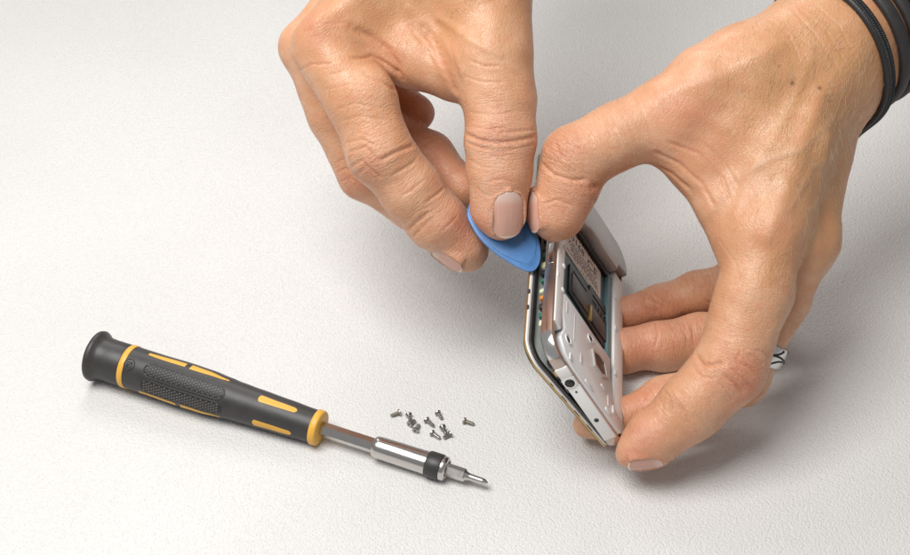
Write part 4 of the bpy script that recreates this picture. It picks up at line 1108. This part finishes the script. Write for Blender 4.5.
mb = MB()                                            # left rail with its little notches
mb.prism([(.1, 13), (4.6, 13), (4.9, 30), (4.9, 84), (.1, 84)], -3.3, 0.25, 0.45)
for y in (58.5, 47.0, 66.0, 33.0, 78.0): mb.box((3.3, y, 0.2), (4.8, y + 1.8, 0.75), 0.2)
for y in (38, 52, 62, 72): mb.box((.05, y, 0.1), (.9, y + 2.6, 0.5), 0.12)
part(mb, 'side_rail', M_white)
mb = MB()
mb.prism([(44.6, 11.2), (W - .4, 9.9), (W - .4, 92), (44.6, 92)], -3.3, -0.15, 0.4)
for y in (30, 56, 75): mb.box((44.4, y, -0.2), (45.6, y + 2.2, 0.35), 0.15)
part(mb, 'side_rail', M_white)
mb = MB()                                            # lower cover over the loudspeaker and antenna
mb.prism([(5.2, 22.0), (7.0, 16.0), (4.5, 9.0), (8.0, 4.0), (13.0, 1.5), (40.5, 1.4), (48.2, 1.7), (W - .5, 4.6), (W - .5, 9.6), (44.3, 11.0), (41.0, 24.0), (40.8, 34.4), (5.2, 34.4)], -3.3, 0.35, 0.5)
lc = part(mb, 'lower_cover', M_rose)
mb = MB()
mb.box((10.5, 3.0, .3), (11.8, 6.4, .8), .2); mb.box((22.0, 3.0, .3), (27.0, 4.4, .75), .2); mb.box((37.0, 3.2, .3), (40.5, 4.8, .8), .2)
mb.box((18.0, 9.0, .3), (19.4, 14.0, .62), .2); mb.box((38.5, 7.0, .3), (39.9, 12.5, .6), .2); mb.box((42.0, 6.6, .3), (43.4, 10.5, .9), .25)
mb.box((7.0, 25.0, .3), (8.0, 31.0, .55), .15); mb.box((13.0, 16.0, .3), (13.6, 30.0, .5), .1)
mb.box((33.5, 12.5, .3), (36.5, 13.6, .7), .2); mb.box((26.0, 31.0, .3), (34.0, 31.6, .55), .1)
mb.build('cover_rib', M_rose, lc, 35)
mb = MB()                                            # loudspeaker opening: six-sided metal rim and dark mesh
hexo = [(26.0, 24.6), (30.5, 27.2), (36.0, 27.0), (38.4, 20.8), (34.0, 17.2), (28.2, 17.6)]
hexi = [(27.2, 24.0), (31.0, 26.0), (35.2, 25.9), (37.0, 21.0), (33.4, 18.4), (28.9, 18.8)]
mb.ring_prism(hexo, hexi, .3, .95); sp_ = part(mb, 'loudspeaker', M_silverp)
mb = MB(); mb.prism(hexi, .3, .62); mb.build('speaker_mesh', M_brown, sp_)
mb = MB()
for x, y, r in ((25.0, 29.2, 1.5), (9.4, 12.0, 1.7)):
    mb.lathe([(0, r * 1.35), (.35, r * 1.3), (.4, r), (.1, r * .92), (.08, .01)], 20, Matrix.Translation((x, y, .3)) @ Matrix.Rotation(-PI/2, 4, 'Y'))
part(mb, 'screw_boss', M_rose)
mb = MB(); mb.lathe([(0, 1.1), (.3, 1.05), (.42, .7), (.44, .01)], 18, Matrix.Translation((25.0, 29.2, .34)) @ Matrix.Rotation(-PI/2, 4, 'Y')); part(mb, 'housing_screw', M_slot)
mb = MB(); mb.tube([(9.4, 12.0, .30), (9.4, 12.0, .46)], 1.15, 16); part(mb, 'screw_hole', M_black)

# the battery bay: teal walls, card slots, printed label
mb = MB()
mb.box((41.2, 24.2, -3.3), (44.4, 88.0, -1.2), .3); mb.box((5.1, 34.6, -3.3), (40.6, 36.2, -0.6), .25); mb.box((5.0, 36.4, -3.3), (7.0, 85.9, -1.4), .25)
part(mb, 'battery_bay', M_teal)
mb = MB(); mb.prism([(13.0, 45.0), (43.6, 41.8), (43.6, 67.0), (28.6, 66.6), (28.6, 62.8), (13.0, 61.6)], -3.3, -2.3, .2); cs = part(mb, 'card_slot', M_black)
mb = MB()
mb.box((14.6, 47.0, -2.35), (27.2, 58.0, -1.9), .15); mb.box((30.0, 45.6, -2.35), (42.6, 55.0, -1.75), .15)
mb.box((15.6, 59.2, -2.35), (26.0, 60.2, -2.0), .1); mb.box((31.0, 59.0, -2.35), (42.0, 60.2, -2.0), .1); mb.box((31.0, 62.6, -2.35), (42.0, 63.4, -2.0), .1)
for x in (33.0, 35.4, 37.8, 40.2): mb.box((x, 55.6, -2.35), (x + 1.1, 58.4, -1.85), .1)
mb.build('slot_spring', M_slot, cs, 35)
mb = MB(); mb.box((27.7, 44.2, -2.5), (28.9, 53.0, -1.2), .15); mb.build('slot_divider', M_gold, cs, 35)
mb = MB(); mb.box((7.5, 85.9, -3.35), (43.0, 89.2, -1.5), .2); part(mb, 'dark_gap_strip', M_black)  # added black strip, painting in the dark gap between label and housing
mb = MB(); mb.prism(rrect(30.6, 18.4, .6, 3, 7.4, 67.1), -3.3, -2.95); lb = part(mb, 'label', M_paper)
mb = MB()
def write(txt, x, y, size, rot=0.0, z=-2.93):
    v_, f_ = text_shape(txt, size, 0.02); mb.add(v_, f_, False, Matrix.Translation((x, y, z)) @ Matrix.Rotation(rot, 4, 'Z'))
rnd = random.Random(8)
write('0168', 19.2, 80.6, 5.4); write('CE', 31.0, 79.8, 7.0)
cir = [(2.3 * math.cos(2 * PI * k / 24) + 11.6, 2.3 * math.sin(2 * PI * k / 24) + 81.2, -2.9) for k in range(24)]
mb.tube(cir, .42, 6, True); write('!', 11.6, 81.2, 4.2)
for r_, (y, x0, x1) in enumerate(((84.4, 14, 33), (77.0, 10, 30), (75.6, 12, 34), (74.3, 12, 35), (73.0, 14, 36), (71.8, 14, 36), (70.6, 16, 37), (69.3, 10, 20), (68.2, 22, 37))):
    x = x0
    while x < x1:                                    # lines of fine print too small to read
        w_ = rnd.uniform(.5, 2.2); mb.box((x, y, -2.96), (min(x + w_, x1), y + (.9 if r_ < 1 else .55), -2.92)); x += w_ + rnd.uniform(.3, .6)
mb.build('print', M_ink, lb)

mb = MB()                                            # raised grey housing round the camera
hp = [(4.0, 87.6), (17.0, 88.0), (21.0, 90.6), (27.0, 90.8), (30.0, 89.4), (43.2, 90.6), (44.2, 94.6), (W - .6, 96.0)] + rrect(W - .6, LN - .4, (1, 1, 11.0, 10.0), 10, .3, .2)[22:44] + [(.6, 92.0)]
mb.prism(hp, -3.3, 1.9, .7, 3); ch = part(mb, 'camera_housing', M_grey, ph, 50)
mb = MB(); mb.prism(rrect(8.0, 2.4, .8, 4, 30.0, 100.0), 1.4, 1.86, .06)
mb.build('speaker_slot', M_black, ch)
mb = MB()
mb.lathe([(0, 5.2), (.9, 5.0), (1.1, 4.2), (.7, 3.9)], 32, Matrix.Translation((10.5, 97.0, 1.7)) @ Matrix.Rotation(-PI/2, 4, 'Y')); cm = mb.build('camera', M_chrome, ch)
mb = MB(); mb.lathe([(0, 3.8), (.85, 3.7), (.9, .01)], 28, Matrix.Translation((10.5, 97.0, 1.7)) @ Matrix.Rotation(-PI/2, 4, 'Y')); mb.build('lens', M_glass, cm)
mb = MB(); mb.box((-.95, 46, -3.5), (-.45, 58, -1.4), .2); part(mb, 'side_button', M_chrome)

# circuit board seen through the gap, with small components along its edge
mb = MB(); mb.prism(rrect(W - 5, LN - 8, 4, 5, 1.6, 4), -6.1, -5.35); cb = part(mb, 'circuit_board', M_pcb)
rnd = random.Random(2)
for k in range(16):
    y = 14 + k * 5.0 + rnd.uniform(-1, 1); mm = (M_solder, M_pcb, M_slot, M_black, M_solder, M_pcb, M_black)[k % 7]
    if k == 3: mm = M_orange
    mb = MB(); x0 = .75 + rnd.uniform(0, .5); mb.box((x0, y, -7.0 - rnd.uniform(0, .8)), (x0 + rnd.uniform(1.6, 2.6), y + rnd.uniform(1.2, 3.0), -5.6), .18)
    mb.build('component', mm, cb)
for k in range(4):
    mb = MB(); x = 8 + k * 4.2; mb.box((x, 1.4, -7.0), (x + 2.6, 4.4, -5.5), .2); mb.build('component', (M_black, M_gold, M_black, M_slot)[k], cb)

# the screen half, hinged open along the far edge
ang = math.atan2(4.6, W)
SM = Matrix.Translation((W, 0, -5.6)) @ Matrix.Rotation(-ang, 4, 'Y') @ Matrix.Translation((-W, 0, 0))
SL = 130.0
mb = MB(); CS = (9.0, 3.4, 10.0, 9.0)
so = rrect(W + .8, SL, CS, 8, -.8, .2)
mb.prism(so, -1.5, -.1, .25, 2, SM); scr = part(mb, 'screen', M_white)
mb = MB(); mb.prism(rrect(W - .6, SL - 1.4, tuple(c - .7 for c in CS), 8, -.1, .9), -2.1, -1.45, .15, 2, SM); mb.build('glass', M_glass, scr, 35)
mb = MB()
ri = rrect(W + .4, SL - .4, tuple(c - .2 for c in CS), 8, -.6, .4); mb.ring_prism(rrect(W + 1.5, SL + .7, tuple(c + .35 for c in CS), 8, -1.15, -.15), ri, -1.25, -.65, SM); mb.build('gilt_trim', M_gold, scr)
mb = MB()
mb.ring_prism(rrect(W - 1.2, SL - 2, tuple(c - 1 for c in CS), 8, .2, 1.2), rrect(W - 5.2, SL - 6, tuple(c - 2.5 for c in CS), 8, 2.2, 3.2), -.2, .9, SM); mb.build('inner_frame', M_slot, scr)
for x in (15.0, 22.0, 30.0, 38.0):
    mb = MB(); mb.box((x, -.1, -1.0), (x + (3.2 if x > 20 else 1.6), .25, -.4), .1, 2, SM); mb.build('clip', M_slot, scr, 35)
for y in (24.0, 33.0, 48.0, 66.0):
    mb = MB(); mb.box((-1.3, y, -.8), (-.4, y + 2.2, -.15), .1, 2, SM); mb.build('clip', M_slot, scr, 35)

# ---------------------------------------------------------------- blue pick
M_blue = mat('blue_plastic', (0.075, 0.205, 0.46), 0.36, var=0.14, vscale=220, bump=0.05, bscale=700, rvar=0.08)
def smooth_closed(p, k=6):
    p = [V(q) for q in p]; n = len(p); out = []
    for i in range(n):
        a, b, c, d = p[i-1], p[i], p[(i+1) % n], p[(i+2) % n]
        for j in range(k):
            t = j / k; out.append(0.5 * ((2*b) + (c - a) * t + (2*a - 5*b + 4*c - d) * t*t + (3*b - a - 3*c + d) * t**3))
    return out
PK = HANDS['pick']
pm = Matrix(PK['M'])
o3 = smooth_closed([(x, y, 0) for x, y in PK['outline']])
cen = sum(o3, V((0, 0, 0))) / len(o3)
mb = MB(); vs = []; fs = []; n = len(o3)
tip_ = V((*PK['tip'], 0))
def shrink(mm_):
    out = []
    for i in range(n):
        t = (o3[(i+1) % n] - o3[i-1]).normalized(); nn = V((-t.y, t.x, 0))
        if nn.dot(cen - o3[i]) < 0: nn = -nn
        k_ = 1 + (2.2 * math.exp(-((o3[i] - tip_).length / 8.0) ** 2) if mm_ > .5 else 0)
        out.append(o3[i] + nn * mm_ * k_)
    return out
layers = [(0.0, -.30), (0.0, .22), (.1, .34), (.8, .55), (.95, .92), (1.15, 1.02)]
for s_, z in layers: vs += [(p.x, p.y, z) for p in shrink(s_)]
lo_ = [(p.x, p.y, -.95) for p in shrink(1.0)]; vs += lo_
for k in range(len(layers) - 1):
    for i in range(n):
        j = (i + 1) % n; fs.append((k*n + i, k*n + j, (k+1)*n + j, (k+1)*n + i))
fs.append(tuple((len(layers)-1)*n + i for i in range(n)))
b_ = len(layers) * n
for i in range(n):
    j = (i + 1) % n; fs.append((j, i, b_ + i, b_ + j))
fs.append(tuple(b_ + i for i in range(n))[::-1])
mb.add(vs, fs)
pk = mb.build('opening_pick', M_blue, None, 40); pk.matrix_world = metric(pm)
tag(pk, 'blue plastic pick wedged into the edge of the opened phone', 'pick')

# ---------------------------------------------------------------- screwdriver
M_grip = mat('grip_black_rubber', (0.036, 0.033, 0.032), 0.44, var=0.28, vscale=240, bump=0.05, bscale=2500, rvar=0.08)
M_gripd = mat('grip_pad_rubber', (0.014, 0.013, 0.013), 0.5)
M_stud = mat('grip_stud', (0.11, 0.103, 0.098), 0.32)
M_yellow = mat('yellow_plastic', (0.74, 0.40, 0.055), 0.42, var=0.06, vscale=120, bump=0.02, bscale=1500)
M_steel = mat('polished_steel', (0.60, 0.575, 0.55), 0.2, 1.0, rvar=0.05, vscale=250)
M_steelb = mat('tool_steel', (0.60, 0.57, 0.54), 0.26, 1.0, rvar=0.08, vscale=400)
DR = HANDS['driver']
A_ = V(DR['a']); B_ = V(DR['b']); X_ = (B_ - A_).normalized(); Y_ = V((0, 0, 1)).cross(X_).normalized(); Z_ = X_.cross(Y_)
DM = Matrix(((X_.x, Y_.x, Z_.x, A_.x), (X_.y, Y_.y, Z_.y, A_.y), (X_.z, Y_.z, Z_.z, A_.z), (0, 0, 0, 1)))
U = (B_ - A_).length / 414.0
def TX(t): return (t + 0.11 * t * (1 - t / 414.0)) * U
#                    # stations below run 0..414 from the cap to the tip
K = DR['k']                                       # radius unit
sd = thing('screwdriver', 'black and yellow precision screwdriver lying on the white table', 'screwdriver', metric(DM))
prof = [(27, 19.8), (36, 20.3), (60, 20.3), (90, 20.9), (114, 20.6), (132, 19.3), (145, 18.3), (163, 17.6), (195, 16.6), (221, 15.6), (228, 15.3)]
def rad(t):
    for (a, ra), (b, rb) in zip(prof[:-1], prof[1:]):
        if a <= t <= b:
            q = (t - a) / (b - a); return (ra + (rb - ra) * q * q * (3 - 2 * q)) * K
    return prof[-1][1] * K
def lat(p, **k): mb = MB(); mb.lathe([(TX(t), r * K) for t, r in p], **k); return mb
ts = [27 + i * (200.5 / 60) for i in range(61)]
mb = MB(); mb.lathe([(TX(t), rad(t)) for t in ts], 64); mb.build('handle', M_grip, sd, 50)
cap = lat([(-3.0, 10), (-2.6, 21.5), (-1.2, 24.2), (1.2, 24.8), (3.4, 23.6), (5.6, 21.6), (9, 20.5), (16, 20.2), (30.0, 20.3), (31.0, 19.9), (31.2, 16)], seg=64).build('end_cap', M_grip, sd, 50)
lat([(31.4, 16), (31.6, 20.4), (32.2, 20.9), (36.4, 21.0), (37.0, 20.6), (37.2, 16)], seg=64).build('yellow_ring', M_yellow, sd, 50)
lat([(226.6, 10), (226.8, 16.2), (227.5, 16.8), (232.4, 16.4), (233.4, 15.9), (233.9, 15.0), (234.0, 6)], seg=48).build('yellow_collar', M_yellow, sd, 50)
def patch(mb, t0, t1, a0, w, h0, h1, nu=40, nv=12, round_end=True, width=None):
    """a raised pad following the handle: t along, angle across (degrees from straight up, towards the viewer)"""
    top = []; 
    for layer in (0, 1):
        for i in range(nu + 1):
            q = i / nu; t = t0 + (t1 - t0) * q
            half = w / 2
            e = min(t - t0, t1 - t); rr = half * rad((t0 + t1) / 2) / K if round_end else 1e-6
            fr = 1.0
            if round_end and e < rr: fr = math.sqrt(max(0.0, 1 - (1 - e / rr) ** 2))
            if width: fr *= width(q)
            for j in range(nv + 1):
                a = a0 + half * fr * (2 * j / nv - 1) ; r = rad(t) + (h1 if layer == 0 else h0)
                top.append((TX(t), -math.sin(a) * r, math.cos(a) * r))
    m_ = (nu + 1) * (nv + 1); fs = []
    for i in range(nu):
        for j in range(nv):
            a = i * (nv + 1) + j; fs.append((a, a + nv + 1, a + nv + 2, a + 1))
    for i in range(nu):
        for a, b in ((i * (nv + 1), (i + 1) * (nv + 1)), ((i + 1) * (nv + 1) + nv, i * (nv + 1) + nv)): fs.append((a, m_ + a, m_ + b, b))
    for j in range(nv):
        for a, b in ((j + 1, j), (nu * (nv + 1) + j, nu * (nv + 1) + j + 1)): fs.append((a, b, m_ + b, m_ + a) if False else (b, a, m_ + a, m_ + b))
    mb.add(top, fs); return mb
for a0 in (34, 79, 214, 259):                       # pads: sunk dark net with small raised studs
    a0 = R(a0)
    mb = MB(); patch(mb, 57, 138, a0, 0.60, -.3, .16); gp = mb.build('grip_pad', M_gripd, sd, 40)
    mb = MB(); i = 0; t = 60.0
    while t < 135.5:
        cnt = 4 if i % 2 == 0 else 3
        e = min(t - 57, 138 - t); fr = math.sqrt(max(0, 1 - (1 - min(1, e / 6.2)) ** 2))
        for j in range(cnt):
            a = a0 + (j - (cnt - 1) / 2) * 0.145
            if abs(a - a0) > 0.27 * fr: continue
            r = rad(t) + .12; c = V((TX(t), -math.sin(a) * r, math.cos(a) * r)); nn = V((0, -math.sin(a), math.cos(a)))
            sdv = V((0, math.cos(a), math.sin(a))); q = .52; tt = V((1, 0, 0))
            P = [c + tt * q * 1.15, c + sdv * q, c - tt * q * 1.15, c - sdv * q]
            Q = [c + (p - c) * .45 + nn * .34 for p in P]
            mb.add(P + Q, [(4, 5, 6, 7), (0, 1, 5, 4), (1, 2, 6, 5), (2, 3, 7, 6), (3, 0, 4, 7)], False)
        t += 2.65; i += 1
    mb.build('grip_stud', M_stud, gp)
    mb = MB(); rim = []
    for k in range(60):
        q = k / 60; 
        if q < .4: tt_ = 63 + 69 * q / .4; aa = .32
        elif q < .5: g = (q - .4) / .1 * PI; tt_ = 132 + 6.5 * math.sin(g); aa = .32 * math.cos(g)
        elif q < .9: tt_ = 132 - 69 * (q - .5) / .4; aa = -.32
        else: g = (q - .9) / .1 * PI; tt_ = 63 - 6.5 * math.sin(g); aa = -.32 * math.cos(g)
        r = rad(tt_) + .06; rim.append((TX(tt_), -math.sin(a0 + aa) * r, math.cos(a0 + aa) * r))
    mb.tube(rim, .26, 6, True); mb.build('pad_rim', M_grip, gp)
def inlay(t0, t1, a0, w, width=None, h=.13):
    mb = MB(); patch(mb, t0, t1, R(a0), w, -.3, h, width=width, round_end=width is None); mb.build('yellow_inlay', M_yellow, sd, 40)
for a0 in (-14, 114, 236):
    inlay(53, 91, a0, .28, lambda q: .35 + .65 * math.sin(PI * min(1, q * .5 + .12)))
    inlay(96, 136, a0, .34, lambda q: 1 - .82 * q ** 2)
for a0 in (9, 92, 180, 270): inlay(170, 210, a0, .42, lambda q: (1 - .25 * q) * math.sqrt(max(0.02, 1 - max(0, (q - .9) / .1) ** 2)) * math.sqrt(max(0.05, 1 - max(0, (.06 - q) / .06) ** 2)))
mb = MB()                                            # small round mark moulded beside the ring
t0, a0 = 46.0, R(36)
def onh(dt, da, h=.05):
    r = rad(t0 + dt) + h; a = a0 + da; return (( t0 + dt) * U, -math.sin(a) * r, math.cos(a) * r)
mb.tube([onh(5.5 * math.cos(2 * PI * k / 28), .27 * math.sin(2 * PI * k / 28)) for k in range(28)], .17, 6, True)
mb.tube([onh(-2.5, -.10), onh(2.2, -.13), onh(2.6, .12), onh(-2.4, .10)], .17, 6, True); mb.tube([onh(-2.5, .1), onh(2.2, -.13)], .15, 6)
mb.build('moulded_mark', M_gripd, sd)
mb = MB(); mb.lathe([(TX(230), 6.9 * K), (TX(294), 6.9 * K)], sides=6, smooth=False, M=Matrix.Rotation(R(20), 4, 'X')); mb.build('shaft', M_steel, sd)
hold = lat([(290, 5), (290.4, 8.7), (292, 9.9), (296, 10.2), (347, 10.6), (348.5, 10.4), (349, 8)], seg=64).build('bit_holder', M_steel, sd, 40)
lat([(347.6, 9), (347.8, 11.3), (349.0, 11.9), (362.0, 11.9), (363.4, 11.4), (363.6, 9)], seg=48).build('rubber_sleeve', M_grip, sd, 40)
lat([(362.8, 9), (363.0, 10.9), (364.4, 11.3), (367.6, 11.0), (369, 9.8), (369.4, 8.2), (368.2, 7.2), (366.6, 6.6)], seg=48).build('holder_mouth', M_steel, sd, 40)
mb = MB(); mb.lathe([(TX(360), 5.9 * K), (TX(388), 5.9 * K), (TX(389.2), 5.2 * K)], sides=6, smooth=False, M=Matrix.Rotation(R(14), 4, 'X')); bit = mb.build('bit', M_steelb, sd)
mb = MB(); mb.lathe([(TX(388.6), 4.9 * K), (TX(392), 3.6 * K), (TX(395), 3.1 * K), (TX(407), 2.9 * K), (TX(410), 2.6 * K), (TX(414), .5 * K)], 20)
for k in range(4):
    a = PI / 4 + k * PI / 2
mb.build('bit_tip', M_steelb, bit, 40)

# ---------------------------------------------------------------- the loose screws
M_screw = mat('screw_steel', (0.42, 0.405, 0.385), 0.28, 1.0, rvar=0.1, vscale=900)
M_screwt = mat('screw_tan_plating', (0.40, 0.37, 0.31), 0.42, 0.85, rvar=0.1, vscale=900)
def make_screw(ms, label, long=4.1):
    t = thing('screw', label, 'screw', None, 'tiny phone screws on the table')
    mb = MB(); mb.lathe([(0, .2), (.02, 1.0), (.12, 1.28), (.55, 1.30), (.78, 1.15), (.80, .6)], 22)
    mb.build('screw_head', ms, t, 40)
    mb = MB()
    for a in (0, PI / 2): mb.box((-.03, -.62, -.13), (.06, .62, .13), M=Matrix.Rotation(a, 4, 'X'))
    mb.build('cross_slot', M_black, t)
    mb = MB(); pr = [(.7, .72)]; x = .95
    while x < long - .5: pr += [(x, .60), (x + .13, .76), (x + .26, .60)]; x += .36
    pr += [(long - .3, .55), (long, .25)]
    mb.lathe(pr, 16, smooth=False); mb.build('threaded_shank', ms, t)
    return t
def copy_screw(src):
    c = src.copy(); COL.objects.link(c)
    for ch_ in list(src.children):
        q = ch_.copy(); COL.objects.link(q); q.parent = c
    return c
s_dark = make_screw(M_screw, 'dark steel screw'); s_tan = make_screw(M_screwt, 'tan screw')
used = {}
for sc_ in HANDS['screws']:
    src = s_tan if sc_['tan'] else s_dark
    key = sc_['tan']
    o = src if key not in used else copy_screw(src); used[key] = 1
    h_ = V(sc_['head']); t_ = V(sc_['tail']); x = (t_ - h_).normalized(); y = V((0, 0, 1)).cross(x).normalized(); z = x.cross(y)
    m_ = Matrix(((x.x, y.x, z.x, h_.x), (x.y, y.y, z.y, h_.y), (x.z, y.z, z.z, h_.z), (0, 0, 0, 1)))
    o.matrix_world = metric(m_ @ Matrix.Rotation(sc_['spin'], 4, 'X') @ Matrix.Diagonal((1.0 + .14 * math.sin(sc_['spin'] * 3.1), 1, 1, 1))); o['label'] = sc_['label']

# ---------------------------------------------------------------- table
def table_material():
    m, N, L, b = new_mat('table_laminate')
    tc = N.new('ShaderNodeTexCoord'); P = tc.outputs['Object']
    n1 = noise(N, L, P, 6, 3); n2 = noise(N, L, P, 700, 4, 0.6)
    c = mix_col(N, L, ramp(N, L, n1, .35, .65), TABLE_A, TABLE_B)
    c = mix_col(N, L, ramp(N, L, n2, .55, .8, 0, .25), c, (0.60, 0.585, 0.56))
    L.new(c, b.inputs['Base Color'])
    b.inputs['Roughness'].default_value = 0.44; b.inputs['Specular IOR Level'].default_value = 0.4
    hs = None
    for scale, amp in ((1080, 1.0), (2000, 0.6)):
        wv = N.new('ShaderNodeVectorMath'); wv.operation = 'ADD'
        nz = N.new('ShaderNodeTexNoise'); nz.inputs['Scale'].default_value = scale * .6; nz.inputs['Detail'].default_value = 2
        L.new(P, nz.inputs['Vector'])
        s_ = N.new('ShaderNodeVectorMath'); s_.operation = 'SCALE'; s_.inputs['Scale'].default_value = 1.1 / scale
        L.new(nz.outputs['Color'], s_.inputs[0]); L.new(P, wv.inputs[0]); L.new(s_.outputs[0], wv.inputs[1])
        vo = N.new('ShaderNodeTexVoronoi'); vo.feature = 'SMOOTH_F1'; vo.inputs['Scale'].default_value = scale; vo.inputs['Smoothness'].default_value = .6
        L.new(wv.outputs[0], vo.inputs['Vector'])
        h = math_node(N, L, 'MULTIPLY', vo.outputs['Distance'], -amp)
        hs = h if hs is None else math_node(N, L, 'ADD', hs, h)
    hs = math_node(N, L, 'ADD', hs, math_node(N, L, 'MULTIPLY', noise(N, L, P, 420, 3, .5), .35))
    bp = N.new('ShaderNodeBump'); bp.inputs['Strength'].default_value = 1.0; bp.inputs['Distance'].default_value = TABLE_BUMP * MM
    L.new(hs, bp.inputs['Height']); L.new(bp.outputs['Normal'], b.inputs['Normal'])
    return m
TABLE_A = (0.645, 0.634, 0.618); TABLE_B = (0.68, 0.67, 0.655); TABLE_BUMP = 0.28
mb = MB(); mb.box((-900, -600, -25), (900, 1100, 0), 2.0)
tb = mb.build('table_top', table_material(), None, 40); tag(tb, 'off-white table top with a fine pebbled grain', 'table', None, 'structure')

# ---------------------------------------------------------------- light and camera
wd = bpy.data.worlds.new('World'); SC.world = wd; wd.use_nodes = True
bg = wd.node_tree.nodes['Background']; bg.inputs['Color'].default_value = (0.98, 0.985, 1.0, 1); bg.inputs['Strength'].default_value = 0.29

def lamp(name, loc, target, size, power, col=(1, 1, 1), sy=None):
    l = bpy.data.lights.new(name, 'AREA'); l.shape = 'RECTANGLE'; l.size = size; l.size_y = sy or size; l.energy = power; l.color = col
    o = bpy.data.objects.new(name, l); COL.objects.link(o); o.location = loc
    o.rotation_euler = (V(target) - V(loc)).to_track_quat('-Z', 'Y').to_euler()
    return o
lamp('softbox', (-0.26, -0.22, 0.80), (0.02, 0.0, 0.02), 0.48, 8.2, (1.0, 0.985, 0.965))
lamp('rear_softbox', (-0.15, 0.75, 0.80), (0.05, 0.05, 0.05), 0.45, 3.6, (1.0, 0.985, 0.965))

cam = bpy.data.cameras.new('camera'); co = bpy.data.objects.new('camera', cam); COL.objects.link(co)
p_ = R(40); D_ = 0.650
co.location = (0, -D_ * math.cos(p_), D_ * math.sin(p_)); co.rotation_euler = (R(90) - p_, 0, 0)
cam.lens = 61.714; cam.sensor_width = 36; cam.sensor_fit = 'HORIZONTAL'; cam.clip_start = 0.02; cam.clip_end = 20
cam.dof.use_dof = False
SC.camera = co
SC.view_settings.view_transform = 'Standard'; SC.view_settings.look = 'None'
SC.view_settings.exposure = 0.04; SC.view_settings.gamma = 1.0
SC.cycles.use_denoising = True
